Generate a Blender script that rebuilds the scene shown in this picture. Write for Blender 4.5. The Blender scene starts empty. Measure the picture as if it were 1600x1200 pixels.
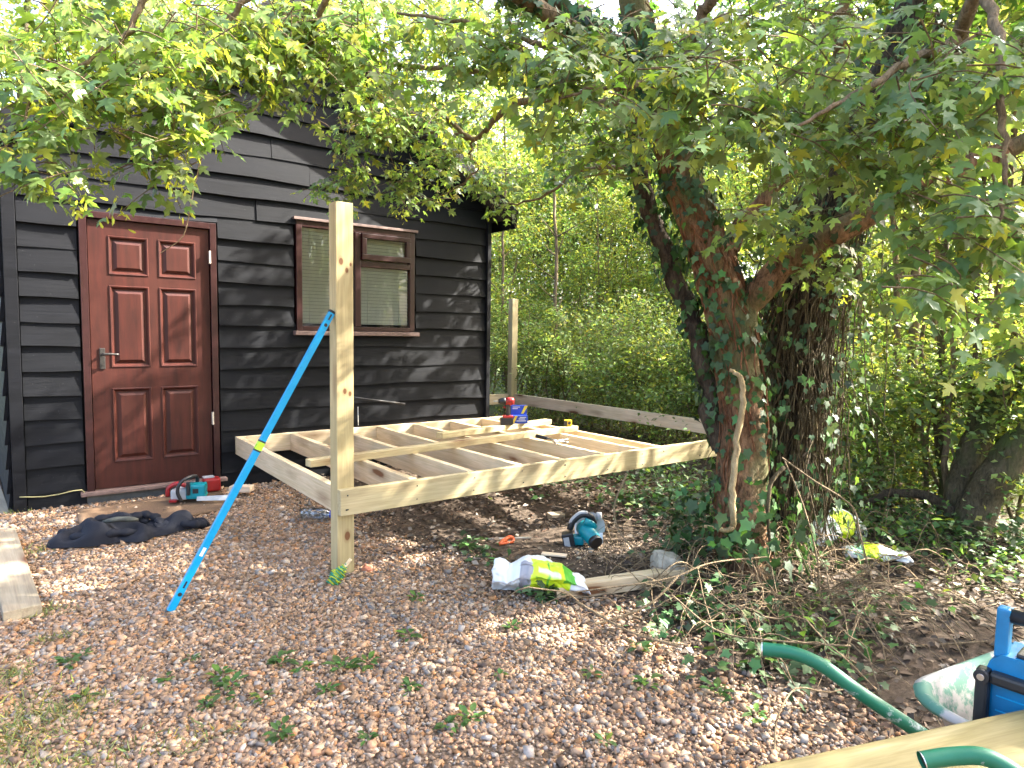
import bpy, bmesh, math, random
import numpy as np
from mathutils import Matrix, Vector

rng = np.random.default_rng(7)
random.seed(7)
S = bpy.context.scene
COL = S.collection

# ------------------------------------------------------------------ camera
FPX, YAW, PITCH, ROLL = 1030.35, math.radians(36.70), math.radians(4.38), math.radians(0.85)
C = np.array([-0.428, -5.688, 1.386])
_cy, _sy, _cp, _sp = math.cos(YAW), math.sin(YAW), math.cos(PITCH), math.sin(PITCH)
_f = np.array([_sy*_cp, _cy*_cp, -_sp]); _r = np.array([_cy, -_sy, 0.0]); _u = np.cross(_r, _f)
_c, _s = math.cos(ROLL), math.sin(ROLL)
R_, U_ = _c*_r + _s*_u, -_s*_r + _c*_u
cam_d = bpy.data.cameras.new('camera'); cam = bpy.data.objects.new('camera', cam_d); COL.objects.link(cam)
cam_d.sensor_fit = 'HORIZONTAL'; cam_d.sensor_width = 36.0; cam_d.lens = FPX/1600*36
cam_d.clip_start = .05; cam_d.clip_end = 500
cam.matrix_world = Matrix(((R_[0], U_[0], -_f[0], C[0]), (R_[1], U_[1], -_f[1], C[1]), (R_[2], U_[2], -_f[2], C[2]), (0, 0, 0, 1)))
S.camera = cam

# ------------------------------------------------------------------ sky, sun, exposure
TOSUN = Vector((1.0, -0.36, 0.86)).normalized()
SUN_EL = math.asin(TOSUN.z); SUN_AZ = math.atan2(TOSUN.x, TOSUN.y)
W = bpy.data.worlds.new('World'); S.world = W; W.use_nodes = True
wn = W.node_tree.nodes; wl = W.node_tree.links
sky = wn.new('ShaderNodeTexSky'); sky.sky_type = 'NISHITA'; sky.sun_disc = False
sky.sun_elevation = SUN_EL; sky.sun_rotation = SUN_AZ; sky.dust_density = 6.0; sky.air_density = 0.8; sky.ozone_density = 0.3
wl.new(sky.outputs[0], wn['Background'].inputs[0]); wn['Background'].inputs[1].default_value = 0.15
sd = bpy.data.lights.new('sun', 'SUN'); sd.energy = 4.4; sd.angle = math.radians(0.53); sd.color = (1.0, .95, .86)
sun = bpy.data.objects.new('sun', sd); COL.objects.link(sun)
sun.rotation_euler = TOSUN.to_track_quat('Z', 'Y').to_euler(); sun.location = (12, -5, 12)
S.view_settings.view_transform = 'Standard'; S.view_settings.look = 'None'
S.view_settings.gamma = 1.0; S.view_settings.use_curve_mapping = False
S.view_settings.exposure = 3.2
S.render.engine = 'CYCLES'
S.cycles.use_denoising = True
S.cycles.max_bounces = 7; S.cycles.diffuse_bounces = 4; S.cycles.glossy_bounces = 3
S.cycles.transmission_bounces = 5; S.cycles.transparent_max_bounces = 8
S.cycles.caustics_reflective = False; S.cycles.caustics_refractive = False
S.cycles.sample_clamp_indirect = 8.0

# ------------------------------------------------------------------ placing helpers
def ray(px, py): return _f + (px-800)/FPX*R_ - (py-600)/FPX*U_
def at(px, py, **k):
    d = ray(px, py); a, v = list(k.items())[0]; i = 'xyz'.index(a)
    return C + d*((v-C[i])/d[i])
def pd(px, py, dist): return C + ray(px, py)*dist
def sstep(a, b, x):
    t = np.clip((np.asarray(x, float)-a)/(b-a), 0, 1); return t*t*(3-2*t)
def height(x, y):
    x = np.asarray(x, float); y = np.asarray(y, float)
    h = .085*sstep(-1.3, -.05, y)*(1-sstep(3.0, 3.8, x))
    h = h + .13*np.exp(-((x-2.95)**2+(y+3.42)**2)/.16) + .12*np.exp(-((x-3.6)**2+(y+3.5)**2)/.25)
    rough = sstep(1.6, 2.4, x)
    h = h + rough*(.018*np.sin(3.1*x+1.7*y)+.014*np.sin(5.3*y-2.2*x+1)+.01*np.sin(9*x+7*y))
    h = h + .006*np.sin(4.3*x+1)*np.sin(3.7*y)*(1-rough)
    return h
def G(px, py, dz=0):
    z = 0.0
    for _ in range(6):
        p = at(px, py, z=z); z = float(height(p[0], p[1]))+dz
    return at(px, py, z=z)

# ------------------------------------------------------------------ object helpers
def world_m(o):
    m = o.matrix_basis
    return (world_m(o.parent) @ o.matrix_parent_inverse @ m) if o.parent else m.copy()
def par(o, p):
    if p is not None:
        o.parent = p; o.matrix_parent_inverse = world_m(p).inverted()
    return o
def tag(o, label=None, cat=None, group=None, kind=None):
    if label: o['label'] = label
    if cat: o['category'] = cat
    if group: o['group'] = group
    if kind: o['kind'] = kind
    return o
def thing(name, loc, label, cat, group=None):
    o = bpy.data.objects.new(name, None); COL.objects.link(o); o.empty_display_size = .1
    o.location = Vector([float(v) for v in loc]); return tag(o, label, cat, group)
def link(name, me, mat=None, parent=None, mw=None):
    if mat is not None and not me.materials: me.materials.append(mat)
    o = bpy.data.objects.new(name, me); COL.objects.link(o)
    if mw is not None: o.matrix_basis = mw
    return par(o, parent)
def fastmesh(name, V, F, col=None, smooth=False):
    V = np.asarray(V, np.float32); F = np.asarray(F, np.int32); k = F.shape[1]
    me = bpy.data.meshes.new(name)
    me.vertices.add(len(V)); me.vertices.foreach_set('co', V.ravel())
    me.loops.add(F.size); me.loops.foreach_set('vertex_index', F.ravel())
    me.polygons.add(len(F)); me.polygons.foreach_set('loop_start', np.arange(0, F.size, k, dtype=np.int32))
    me.update(calc_edges=True)
    if smooth: me.polygons.foreach_set('use_smooth', np.ones(len(F), bool))
    if col is not None:
        a = me.color_attributes.new('Col', 'FLOAT_COLOR', 'POINT')
        c4 = np.ones((len(V), 4), np.float32); c4[:, :3] = col; a.data.foreach_set('color', c4.ravel())
    return me
class MB:
    def __init__(s): s.v = []; s.f = []; s.sm = []
    def add(s, V, F, smooth=False):
        n = len(s.v); s.v += [tuple(map(float, p)) for p in V]; s.f += [tuple(int(i)+n for i in q) for q in F]; s.sm += [smooth]*len(F); return s
    def box(s, x0, x1, y0, y1, z0, z1, b=0.0, m=None):
        V = [(x, y, z) for x in (x0, x1) for y in (y0, y1) for z in (z0, z1)]
        F = [(0, 1, 3, 2), (4, 6, 7, 5), (0, 4, 5, 1), (2, 3, 7, 6), (0, 2, 6, 4), (1, 5, 7, 3)]
        if b > 0:
            bm = bmesh.new(); vs = [bm.verts.new(p) for p in V]
            for q in F: bm.faces.new([vs[i] for i in q])
            bmesh.ops.recalc_face_normals(bm, faces=bm.faces)
            bmesh.ops.bevel(bm, geom=list(bm.edges), offset=b, segments=2, affect='EDGES', profile=.6)
            bm.verts.index_update(); V = [v.co[:] for v in bm.verts]; F = [[v.index for v in f.verts] for f in bm.faces]; bm.free()
        if m is not None: V = [(m @ Vector(p))[:] for p in V]
        return s.add(V, F)
    def prism(s, pts, z0, z1, m=None):
        n = len(pts); V = [(x, y, z0) for x, y in pts]+[(x, y, z1) for x, y in pts]
        F = [tuple(range(n-1, -1, -1)), tuple(range(n, 2*n))]+[(i, (i+1) % n, n+(i+1) % n, n+i) for i in range(n)]
        if m is not None: V = [(m @ Vector(p))[:] for p in V]
        return s.add(V, F)
    def tube(s, P, r, n=8, cap=True, bump=0.0, flat=1.0):
        V, F = tube_arrays(P, r, n, bump, flat); s.add(V, F, True)
        if cap:
            k = len(P); b = len(s.v)-k*n
            s.f += [tuple(b+i for i in range(n-1, -1, -1)), tuple(b+(k-1)*n+i for i in range(n))]; s.sm += [False, False]
        return s
    def lathe(s, prof, n=20, m=None, cap=False):
        V = []; F = []
        for r, z in prof:
            for i in range(n):
                a = 2*math.pi*i/n; V.append((r*math.cos(a), r*math.sin(a), z))
        for j in range(len(prof)-1):
            for i in range(n): F.append((j*n+i, j*n+(i+1) % n, (j+1)*n+(i+1) % n, (j+1)*n+i))
        if cap: F += [tuple(range(n-1, -1, -1)), tuple((len(prof)-1)*n+i for i in range(n))]
        if m is not None: V = [(m @ Vector(p))[:] for p in V]
        return s.add(V, F, True)
    def build(s, name, mat, parent=None, mw=None):
        me = bpy.data.meshes.new(name); me.from_pydata(s.v, [], s.f)
        me.polygons.foreach_set('use_smooth', s.sm); me.update()
        return link(name, me, mat, parent, mw)
def tube_arrays(P, r, n=8, bump=0.0, flat=1.0):
    P = np.asarray(P, float); k = len(P); r = np.broadcast_to(np.asarray(r, float), (k,))
    T = np.gradient(P, axis=0); T /= np.linalg.norm(T, axis=1)[:, None]+1e-9
    up = np.array([0, 0, 1.]) if abs(T[0][2]) < .9 else np.array([1., 0, 0])
    V = []; a = np.arange(n)*2*np.pi/n; B = None
    for i in range(k):
        if B is None: B = np.cross(T[i], up)
        B = B - T[i]*(B@T[i]); B /= np.linalg.norm(B)+1e-9; N = np.cross(B, T[i])
        rr = r[i]*(1+bump*rng.uniform(-1, 1, n)) if bump else np.full(n, r[i])
        V.append(P[i] + (rr*np.cos(a))[:, None]*B + (rr*np.sin(a)*flat)[:, None]*N)
    V = np.concatenate(V)
    F = [(i*n+j, i*n+(j+1) % n, (i+1)*n+(j+1) % n, (i+1)*n+j) for i in range(k-1) for j in range(n)]
    return V, np.array(F)
def spline(P, m):
    P = np.asarray(P, float)
    if len(P) < 3: t = np.linspace(0, 1, m)[:, None]; return P[0]*(1-t)+P[-1]*t
    Q = np.vstack([2*P[0]-P[1], P, 2*P[-1]-P[-2]]); out = []
    ts = np.linspace(0, len(P)-1-1e-6, m)
    for t in ts:
        i = int(t); u = t-i; a, b, c, d = Q[i:i+4]
        out.append(.5*((2*b)+(-a+c)*u+(2*a-5*b+4*c-d)*u*u+(-a+3*b-3*c+d)*u**3))
    return np.array(out)
def frame_m(o, x, up=(0, 0, 1)):
    x = Vector([float(v) for v in x]).normalized(); up = Vector(up)
    y = up.cross(x).normalized(); z = x.cross(y)
    return Matrix(((x.x, y.x, z.x, float(o[0])), (x.y, y.y, z.y, float(o[1])), (x.z, y.z, z.z, float(o[2])), (0, 0, 0, 1)))

# ------------------------------------------------------------------ materials
class NT:
    def __init__(s, name):
        s.m = bpy.data.materials.new(name); s.m.use_nodes = True; s.t = s.m.node_tree
        s.b = s.t.nodes['Principled BSDF']; s.out = s.t.nodes['Material Output']
    def n(s, typ, **k):
        o = s.t.nodes.new('ShaderNode'+typ)
        for a, v in k.items():
            if a.startswith('_'): setattr(o, a[1:], v)
        for a, v in k.items():
            if a.startswith('_'): continue
            key = int(a[1:]) if a[0] == 'i' and a[1:].isdigit() else a.replace('__', ' ')
            if hasattr(v, 'is_linked') or isinstance(v, bpy.types.NodeSocket): s.t.links.new(v, o.inputs[key])
            else: o.inputs[key].default_value = v
        return o
    def set(s, **k):
        for a, v in k.items():
            key = a.replace('__', ' ')
            if isinstance(v, bpy.types.NodeSocket): s.t.links.new(v, s.b.inputs[key])
            else: s.b.inputs[key].default_value = v
        return s
    def ramp(s, fac, stops):
        o = s.n('ValToRGB', i0=fac); e = o.color_ramp.elements
        while len(e) < len(stops): e.new(.5)
        for q, (p, c) in zip(e, stops): q.position = p; q.color = (*c, 1) if len(c) == 3 else c
        return o.outputs[0]
    def mix(s, fac, a, b, mode='MIX'):
        o = s.n('Mix', _data_type='RGBA', _blend_type=mode)
        for key, v in ((0, fac), (6, a), (7, b)):
            if isinstance(v, bpy.types.NodeSocket): s.t.links.new(v, o.inputs[key])
            else: o.inputs[key].default_value = (*v, 1) if isinstance(v, (tuple, list)) and len(v) == 3 else v
        return o.outputs[2]
    def bump(s, h, strength=.3, dist=.01):
        o = s.n('Bump', Strength=strength, Distance=dist, Height=h); s.t.links.new(o.outputs[0], s.b.inputs['Normal'])
    def coord(s, scale=(1, 1, 1), rnd=True, out='Object'):
        tc = s.n('TexCoord').outputs[out]
        if rnd:
            oi = s.n('ObjectInfo').outputs['Random']; mu = s.n('Math', _operation='MULTIPLY', i0=oi, i1=37.0).outputs[0]
            tc = s.n('VectorMath', _operation='ADD', i0=tc, i1=mu).outputs[0]
        return s.n('Mapping', Vector=tc, Scale=scale).outputs[0]
    def noise(s, vec, scale=1.0, detail=4.0, rough=.55, dist=0.0):
        return s.n('TexNoise', Vector=vec, Scale=scale, Detail=detail, Roughness=rough, Distortion=dist).outputs[0]

def m_wood(name, dark, mid, light, knot=(.16, .07, .03), rough=.62, knots=True, spots=()):
    t = NT(name); a = t.noise(t.coord((.9, 9, 9)), 1.6, 5, .6, 1.2)
    c = t.ramp(a, [(.3, dark), (.5, mid), (.72, light)])
    fine = t.noise(t.coord((5, 130, 130)), 1.0, 3)
    c = t.mix(.55, c, t.ramp(fine, [(.3, (.62, .6, .55)), (.7, (1, 1, 1))]), 'MULTIPLY')
    patch = t.noise(t.coord((2, 3, 3)), 1.3, 3)
    c = t.mix(.6, c, t.ramp(patch, [(.3, (.78, .8, .72)), (.65, (1, 1, 1))]), 'MULTIPLY')
    if knots:
        wv = t.noise(t.coord((3, 9, 9)), 2.0, 2)
        v = t.n('TexVoronoi', Vector=t.coord((1.7, 6.5, 6.5)), Scale=1.0, Randomness=1.0)
        d = t.n('Math', _operation='ADD', i0=v.outputs['Distance'], i1=t.n('Math', _operation='MULTIPLY', i0=wv, i1=.16).outputs[0]).outputs[0]
        k = t.ramp(d, [(.19, (1, 1, 1)), (.25, (.45, .45, .45)), (.42, (0, 0, 0))])
        c = t.mix(k, c, knot)
    for (x, y, z, r) in spots:
        tc = t.n('TexCoord').outputs['Object']; v = t.n('Mapping', Vector=tc, Location=(-x*.62/r, -y/r, -z/r), Scale=(.62/r, 1/r, 1/r)).outputs[0]
        d = t.n('VectorMath', _operation='LENGTH', i0=v).outputs['Value']
        c = t.mix(t.ramp(d, [(.42, (1, 1, 1)), (.55, (.35, .35, .35)), (.95, (0, 0, 0))]), c, knot)
    t.set(Base__Color=c, Roughness=rough); t.b.inputs['Specular IOR Level'].default_value = .25
    t.bump(fine, .25, .002); return t.m
def m_plain(name, col, rough=.5, metal=0.0, var=.25, scale=40, bump=0.0, spec=.5):
    t = NT(name); v = t.noise(t.coord((1, 1, 1)), scale, 4, .6)
    c = t.mix(1.0, col, t.ramp(v, [(.3, (1-var,)*3), (.7, (1, 1, 1))]), 'MULTIPLY')
    t.set(Base__Color=c, Metallic=metal); t.b.inputs['Specular IOR Level'].default_value = spec
    r = t.n('MapRange', Value=v); r.inputs[3].default_value = max(rough-.12, .03); r.inputs[4].default_value = min(rough+.12, 1)
    t.set(Roughness=r.outputs[0])
    if bump: t.bump(v, bump, .003)
    return t.m
def m_leaf(name, trans=.42, rough=.42, tint=(1.25, 1.2, .55)):
    t = NT(name); at_ = t.n('Attribute', _attribute_name='Col').outputs['Color']
    t.set(Base__Color=at_, Roughness=rough); t.b.inputs['Specular IOR Level'].default_value = .45
    tr = t.n('BsdfTranslucent', Color=t.mix(1.0, at_, tint, 'MULTIPLY'))
    mx = t.n('MixShader', i0=trans); t.t.links.new(t.b.outputs[0], mx.inputs[1]); t.t.links.new(tr.outputs[0], mx.inputs[2])
    t.t.links.new(mx.outputs[0], t.out.inputs[0]); return t.m
def m_col(name, rough=.8, var=.2, scale=60, bump=.2, spec=.3):
    t = NT(name); at_ = t.n('Attribute', _attribute_name='Col').outputs['Color']
    v = t.noise(t.coord((1, 1, 1), False), scale, 3)
    t.set(Base__Color=t.mix(1.0, at_, t.ramp(v, [(.3, (1-var,)*3), (.7, (1, 1, 1))]), 'MULTIPLY'), Roughness=rough)
    t.b.inputs['Specular IOR Level'].default_value = spec
    if bump: t.bump(v, bump, .003)
    return t.m
def m_bark(name, dark, light, moss=None, stretch=3.0):
    t = NT(name); a0 = t.noise(t.coord((14, 14, 14/stretch), False), 1.0, 6, .65, .6); a1 = t.noise(t.coord((55, 55, 55/stretch), False), 1.0, 5, .7, .4)
    a = t.n('Math', _operation='MULTIPLY_ADD', i0=a1, i1=.6, i2=t.n('Math', _operation='MULTIPLY', i0=a0, i1=.55).outputs[0]).outputs[0]
    c = t.ramp(a, [(.44, dark), (.70, light)])
    if moss:
        k = t.noise(t.coord((2.3, 2.3, 1.6), False), 1.0, 4, .6); c = t.mix(t.ramp(k, [(.48, (0, 0, 0)), (.62, (1, 1, 1))]), c, moss)
    t.set(Base__Color=c, Roughness=.9); t.b.inputs['Specular IOR Level'].default_value = .2; t.bump(a, 1.0, .04); return t.m

PINE = m_wood('treated_pine', (.58, .44, .26), (.70, .55, .36), (.78, .64, .45))
PINE_G = m_wood('treated_pine_greenish', (.41, .325, .18), (.51, .42, .245), (.59, .50, .31))
PINE_P = m_wood('planed_pine', (.76, .56, .39), (.85, .66, .48), (.88, .71, .54))
PINE_D = m_wood('dark_treated_pine', (.15, .125, .055), (.27, .22, .10), (.38, .32, .17), (.20, .10, .04), .5, False)  # darker base, set to offset the strong light on the barrow board
PINE_W = m_wood('weathered_pine', (.25, .20, .14), (.34, .28, .20), (.40, .34, .25))
def m_black():
    t = NT('black_stained_board'); a = t.noise(t.coord((1.5, 30, 22)), 1.5, 6, .65, .8)
    patch = t.noise(t.coord((1.3, 4, 4)), 1.5, 4)
    c = t.ramp(a, [(.3, (.0022, .0026, .0037)), (.7, (.0064, .0071, .0094))])
    c = t.mix(t.ramp(patch, [(.5, (0, 0, 0)), (.8, (.5, .5, .5))]), c, (.009, .0102, .014))
    sp = t.n('TexVoronoi', Vector=t.coord((1, 1, 1)), Scale=26.0).outputs['Distance']
    c = t.mix(t.ramp(sp, [(.03, (.7, .7, .7)), (.055, (0, 0, 0))]), c, (.12, .12, .13))
    t.set(Base__Color=c, Roughness=t.ramp(a, [(.2, (.5,)*3), (.8, (.72,)*3)])); t.b.inputs['Specular IOR Level'].default_value = .16
    t.bump(a, .35, .004); return t.m
BLACK = m_black()
def m_mahog():
    t = NT('mahogany_stain'); a = t.noise(t.coord((14, 14, 1.6), False), 2.0, 6, .6, .5)
    b = t.noise(t.coord((2, 2, 2), False), 1.6, 3)
    c = t.ramp(a, [(.3, (.024, .0060, .0042)), (.7, (.056, .0125, .0082))])
    c = t.mix(t.ramp(b, [(.45, (0, 0, 0)), (.75, (.6, .6, .6))]), c, (.075, .022, .015))
    t.set(Base__Color=c, Roughness=.45); t.b.inputs['Specular IOR Level'].default_value = .3; t.bump(a, .12, .002); return t.m
MAHOG = m_mahog()
MAHOG_D = m_plain('dark_red_gloss_frame', (.028, .005, .005), .35, 0, .35, 18, .1)
SILL = m_plain('worn_red_sill', (.20, .13, .11), .7, 0, .5, 30, .3)
CONC = m_plain('concrete', (.13, .13, .125), .9, 0, .4, 25, .5)
LUMP = m_plain('pale_concrete', (.42, .38, .30), .95, 0, .45, 22, 1.0)
STEEL = m_plain('bright_steel', (.62, .62, .62), .35, 1.0, .2, 60)
GREYP = m_plain('grey_plastic', (.42, .42, .42), .5, 0, .15)
BLKP = m_plain('black_plastic', (.018, .018, .02), .45, 0, .3)
TEAL = m_plain('teal_plastic', (.0, .24, .29), .38, 0, .15)
REDP = m_plain('red_plastic', (.32, .014, .014), .38, 0, .15)
BLUEP = m_plain('blue_plastic', (.0, .175, .38), .45, 0, .3, 15)
BLUEL = m_plain('blue_anodised', (.0, .29, .56), .35, 0, .08, 30)
LIME = m_plain('lime_vial', (.5, .8, .05), .3)
WHITEP = m_plain('white_plastic', (.8, .8, .78), .5, 0, .1)
BRASS = m_plain('pale_hinge', (.62, .55, .45), .5, .3, .2)
BRONZE = m_plain('aged_handle', (.06, .055, .05), .45, .6, .4)
ORANGE = m_plain('orange_plastic', (.75, .13, .03), .5, 0, .2)
YEL = m_plain('yellow_plastic', (.80, .52, .02), .45)
NAVY = m_plain('blue_box_card', (.015, .06, .42), .6, 0, .2)
GREENT = None
def m_scuffed(name, base, worn, thr=.55, scale=9, rough=.4):
    t = NT(name); a = t.noise(t.coord((1, 1, 1)), scale, 6, .7)
    c = t.mix(t.ramp(a, [(thr, (0, 0, 0)), (thr+.08, (1, 1, 1))]), base, worn)
    t.set(Base__Color=c, Roughness=t.ramp(a, [(.4, (rough,)*3), (.7, (.8,)*3)])); return t.m
GREENT = m_scuffed('green_painted_tube', (.0, .105, .05), (.34, .38, .34), .585, 16)
TRAY = m_scuffed('cement_stained_tray', (.30, .29, .27), (.06, .17, .12), .49, 11, .7)
def m_glass():
    t = NT('window_glass'); tr = t.n('BsdfTransparent', Color=(.93, .95, .94, 1)); gl = t.n('BsdfGlossy', Roughness=.01)
    fr = t.n('Fresnel', IOR=1.5); sc = t.n('Math', _operation='MULTIPLY_ADD', i0=fr.outputs[0], i1=1.6, i2=.0)
    mx = t.n('MixShader', i0=sc.outputs[0]); t.t.links.new(tr.outputs[0], mx.inputs[1]); t.t.links.new(gl.outputs[0], mx.inputs[2])
    t.t.links.new(mx.outputs[0], t.out.inputs[0]); return t.m
GLASS = m_glass()
BLIND = m_plain('cream_blind', (.80, .82, .72), .6, 0, .1, 10)
def m_bottle():
    t = NT('clear_plastic'); tr = t.n('BsdfTransparent', Color=(.72, .82, .90, 1)); gl = t.n('BsdfGlossy', Roughness=.15); lw = t.n('LayerWeight', Blend=.55)
    mx = t.n('MixShader', i0=lw.outputs[1]); t.t.links.new(tr.outputs[0], mx.inputs[1]); t.t.links.new(gl.outputs[0], mx.inputs[2]); t.t.links.new(mx.outputs[0], t.out.inputs[0]); return t.m
BOTTLE = m_bottle()
BARK = m_bark('ivy_bark', (.045, .023, .013), (.37, .21, .115), (.13, .125, .055))
BARK_D = m_bark('dark_bark', (.018, .014, .011), (.10, .075, .05))
BARK_L = m_bark('lichen_bark', (.04, .032, .02), (.15, .12, .075), (.08, .10, .035))
TWIG = m_bark('twig_bark', (.08, .058, .036), (.27, .20, .12))
VINE = m_bark('dry_vine', (.14, .095, .055), (.36, .27, .165))
VINE_P = m_bark('pale_ivy_stem', (.30, .215, .11), (.52, .40, .23))
VINE_D = m_bark('old_vine', (.05, .036, .02), (.17, .13, .07))
LEAF = m_leaf('maple_leaf', .5); LEAF_B = m_leaf('woodland_leaf', .5, .5); IVY = m_leaf('ivy_leaf', .22, .55, (1.1, 1.1, .6))
GRASS = m_leaf('grass_blade', .35, .55)
LITTER = m_col('leaf_litter', .8, .25, 90, 0); STONE = m_col('flint_gravel', .75, .3, 110, .25)
BAGM = m_col('printed_bag', .38, .06, 30, 0, .5)
def m_ground():
    t = NT('ground_soil'); p = t.coord((1, 1, 1), False); a = t.noise(p, 22, 8, .7); b = t.noise(p, 1.3, 4)
    soil = t.ramp(a, [(.3, (.028, .021, .015)), (.55, (.082, .060, .043)), (.75, (.17, .13, .098))])
    grit = t.n('TexVoronoi', Vector=p, Scale=70.0)
    gr = t.mix(1.0, t.ramp(grit.outputs['Distance'], [(.1, (1, 1, 1)), (.6, (.35, .33, .3))]), (.30, .22, .16), 'MULTIPLY')
    x = t.n('SeparateXYZ', Vector=p).outputs[0]; e = t.n('Math', _operation='MULTIPLY_ADD', i0=b, i1=1.2, i2=x).outputs[0]
    k = t.ramp(t.n('MapRange', Value=e, i1=1.9, i2=2.5).outputs[0], [(0, (0, 0, 0)), (1, (1, 1, 1))])
    y = t.n('SeparateXYZ', Vector=p).outputs[1]
    d2 = t.n('Math', _operation='MAXIMUM', i0=t.n('MapRange', Value=x, i1=5.5, i2=7.5).outputs[0], i1=t.n('MapRange', Value=y, i1=2.5, i2=4.5).outputs[0]).outputs[0]
    green = t.ramp(a, [(.3, (.025, .035, .012)), (.6, (.07, .10, .03)), (.8, (.12, .15, .05))])
    t.set(Base__Color=t.mix(d2, t.mix(k, gr, soil), green), Roughness=.95); t.b.inputs['Specular IOR Level'].default_value = .15
    t.bump(a, .6, .03); return t.m
GROUND = m_ground()

def timber(name, p0, p1, w, h, mat, parent=None, up=(0, 0, 1), b=.003, sag=0.0):
    """sawn length; local X along the grain, w across, h along up; p0-p1 run along the centre line"""
    p0 = np.asarray(p0, float); p1 = np.asarray(p1, float); L = float(np.linalg.norm(p1-p0))
    mb = MB().box(-L/2, L/2, -w/2, w/2, -h/2, h/2, b)
    return mb.build(name, mat, parent, frame_m((p0+p1)/2, p1-p0, up))

# ------------------------------------------------------------------ ground
def axis(lo, hi, flo, fhi, fine, coarse):
    a = list(np.arange(lo, flo, coarse))+list(np.arange(flo, fhi, fine))+list(np.arange(fhi, hi+coarse, coarse)); return np.array(a)
gx = axis(-60, 90, -2, 7, .09, 3.0); gy = axis(-60, 90, -6, 3, .09, 3.0)
X, Y = np.meshgrid(gx, gy, indexing='ij'); Z = height(X, Y)
nx, ny = X.shape; idx = np.arange(nx*ny).reshape(nx, ny)
Fq = np.stack([idx[:-1, :-1], idx[1:, :-1], idx[1:, 1:], idx[:-1, 1:]], -1).reshape(-1, 4)
g = link('ground', fastmesh('ground', np.stack([X, Y, Z], -1).reshape(-1, 3), Fq, smooth=True), GROUND)
tag(g, kind='structure')

# ------------------------------------------------------------------ shed
XL, XR = -.50, 3.47
ROOF_T = .70; RX = (XL+XR)/2; EAVE_Z = 2.66
def roof_z(x): return EAVE_Z + (XR-abs(x-RX)-RX)*ROOF_T
shed = thing('timber_shed', (1.5, 0, 0), 'black weatherboarded shed with gable front, brown door and window', 'shed')
DEPTH = 5.0
# core behind the boards
mb = MB(); F_ = .03
pts = [(XL+.03, .06), (XR-.02, .06), (XR-.02, roof_z(XR)-.02), (RX, roof_z(RX)-.02), (XL+.03, roof_z(XL)-.02)]
# front core built as strips round the openings so that the window has depth
def core(x0, x1, z0, z1): mb.box(x0, x1, F_, F_+.05, z0, z1)
ZT = 2.60
core(XL+.03, -.07, .02, ZT); core(-.07, .84, 2.215, ZT); core(.84, 1.48, .02, ZT); core(1.48, 2.60, .02, 1.38); core(1.48, 2.60, 2.32, ZT); core(2.60, XR-.02, .02, ZT)
mb.add([(XL+.03, F_, ZT), (XR-.02, F_, ZT), (XR-.02, F_, roof_z(XR)-.03), (RX, F_, roof_z(RX)-.03), (XL+.03, F_, roof_z(XL)-.03)], [(0, 1, 2, 3, 4)])
mb.build('wall', BLACK, shed)
SPL = .055   # the left side runs slightly outwards
mb = MB(); mb.add([(XR-.02, .03, 0), (XR-.02, DEPTH, 0), (XR-.02, DEPTH, EAVE_Z), (XR-.02, .03, EAVE_Z)], [(0, 1, 2, 3)])
mb.add([(XL-.01, .03, 0), (XL-.01-SPL*DEPTH, DEPTH, 0), (XL-.01-SPL*DEPTH, DEPTH, EAVE_Z), (XL-.01, .03, EAVE_Z)], [(3, 2, 1, 0)])
mb.add([(XL-.3, DEPTH, 0), (XR-.02, DEPTH, 0), (XR-.02, DEPTH, EAVE_Z), (RX, DEPTH, roof_z(RX)), (XL-.3, DEPTH, EAVE_Z)], [(4, 3, 2, 1, 0)])
mb.build('side_wall', BLACK, shed)
def featherboard(x0, x1, z0, zfun=None, hgt=.205, seed=0):
    """one lapped board: thin top edge tucked under the course above, thick wavy bottom edge standing proud"""
    r = np.random.default_rng(seed); n = max(3, int((x1-x0)/.22)+1)
    xs = np.linspace(x0, x1, n); ph = r.uniform(0, 6, 3); am = r.uniform(.002, .0065, 3)
    wob = am[0]*np.sin(xs*3.1+ph[0])+am[1]*np.sin(xs*7.3+ph[1])
    proud = -.032-.007*np.sin(xs*2.2+ph[2])-r.uniform(0, .006)
    L = x1-x0; V = []
    for i, x in enumerate(xs):
        zt = z0+hgt
        if zfun is not None: zt = min(zt, max(zfun(x), z0+.004))
        k = (zt-z0)/hgt
        yb = proud[i]; yt = yb+(.027)*k
        V += [(x-x0, yb, wob[i]), (x-x0, yt, zt-z0), (x-x0, .029, zt-z0), (x-x0, .029, wob[i])]
    F = []
    for i in range(n-1):
        a = i*4; b = a+4
        F += [(a, b, b+1, a+1), (a+1, b+1, b+2, a+2), (a+3, a, a, a+3)[:0] or (a+3, b+3, b, a)]
    F += [(0, 1, 2, 3), ((n-1)*4+3, (n-1)*4+2, (n-1)*4+1, (n-1)*4)]
    mb = MB().add(V, F); return mb.build('board', BLACK, shed, Matrix.Translation((x0, 0, z0)))
k = 0; z = .21-.172*1
DX0, DX1, WX0, WX1 = -.085, .855, 1.455, 2.625
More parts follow.
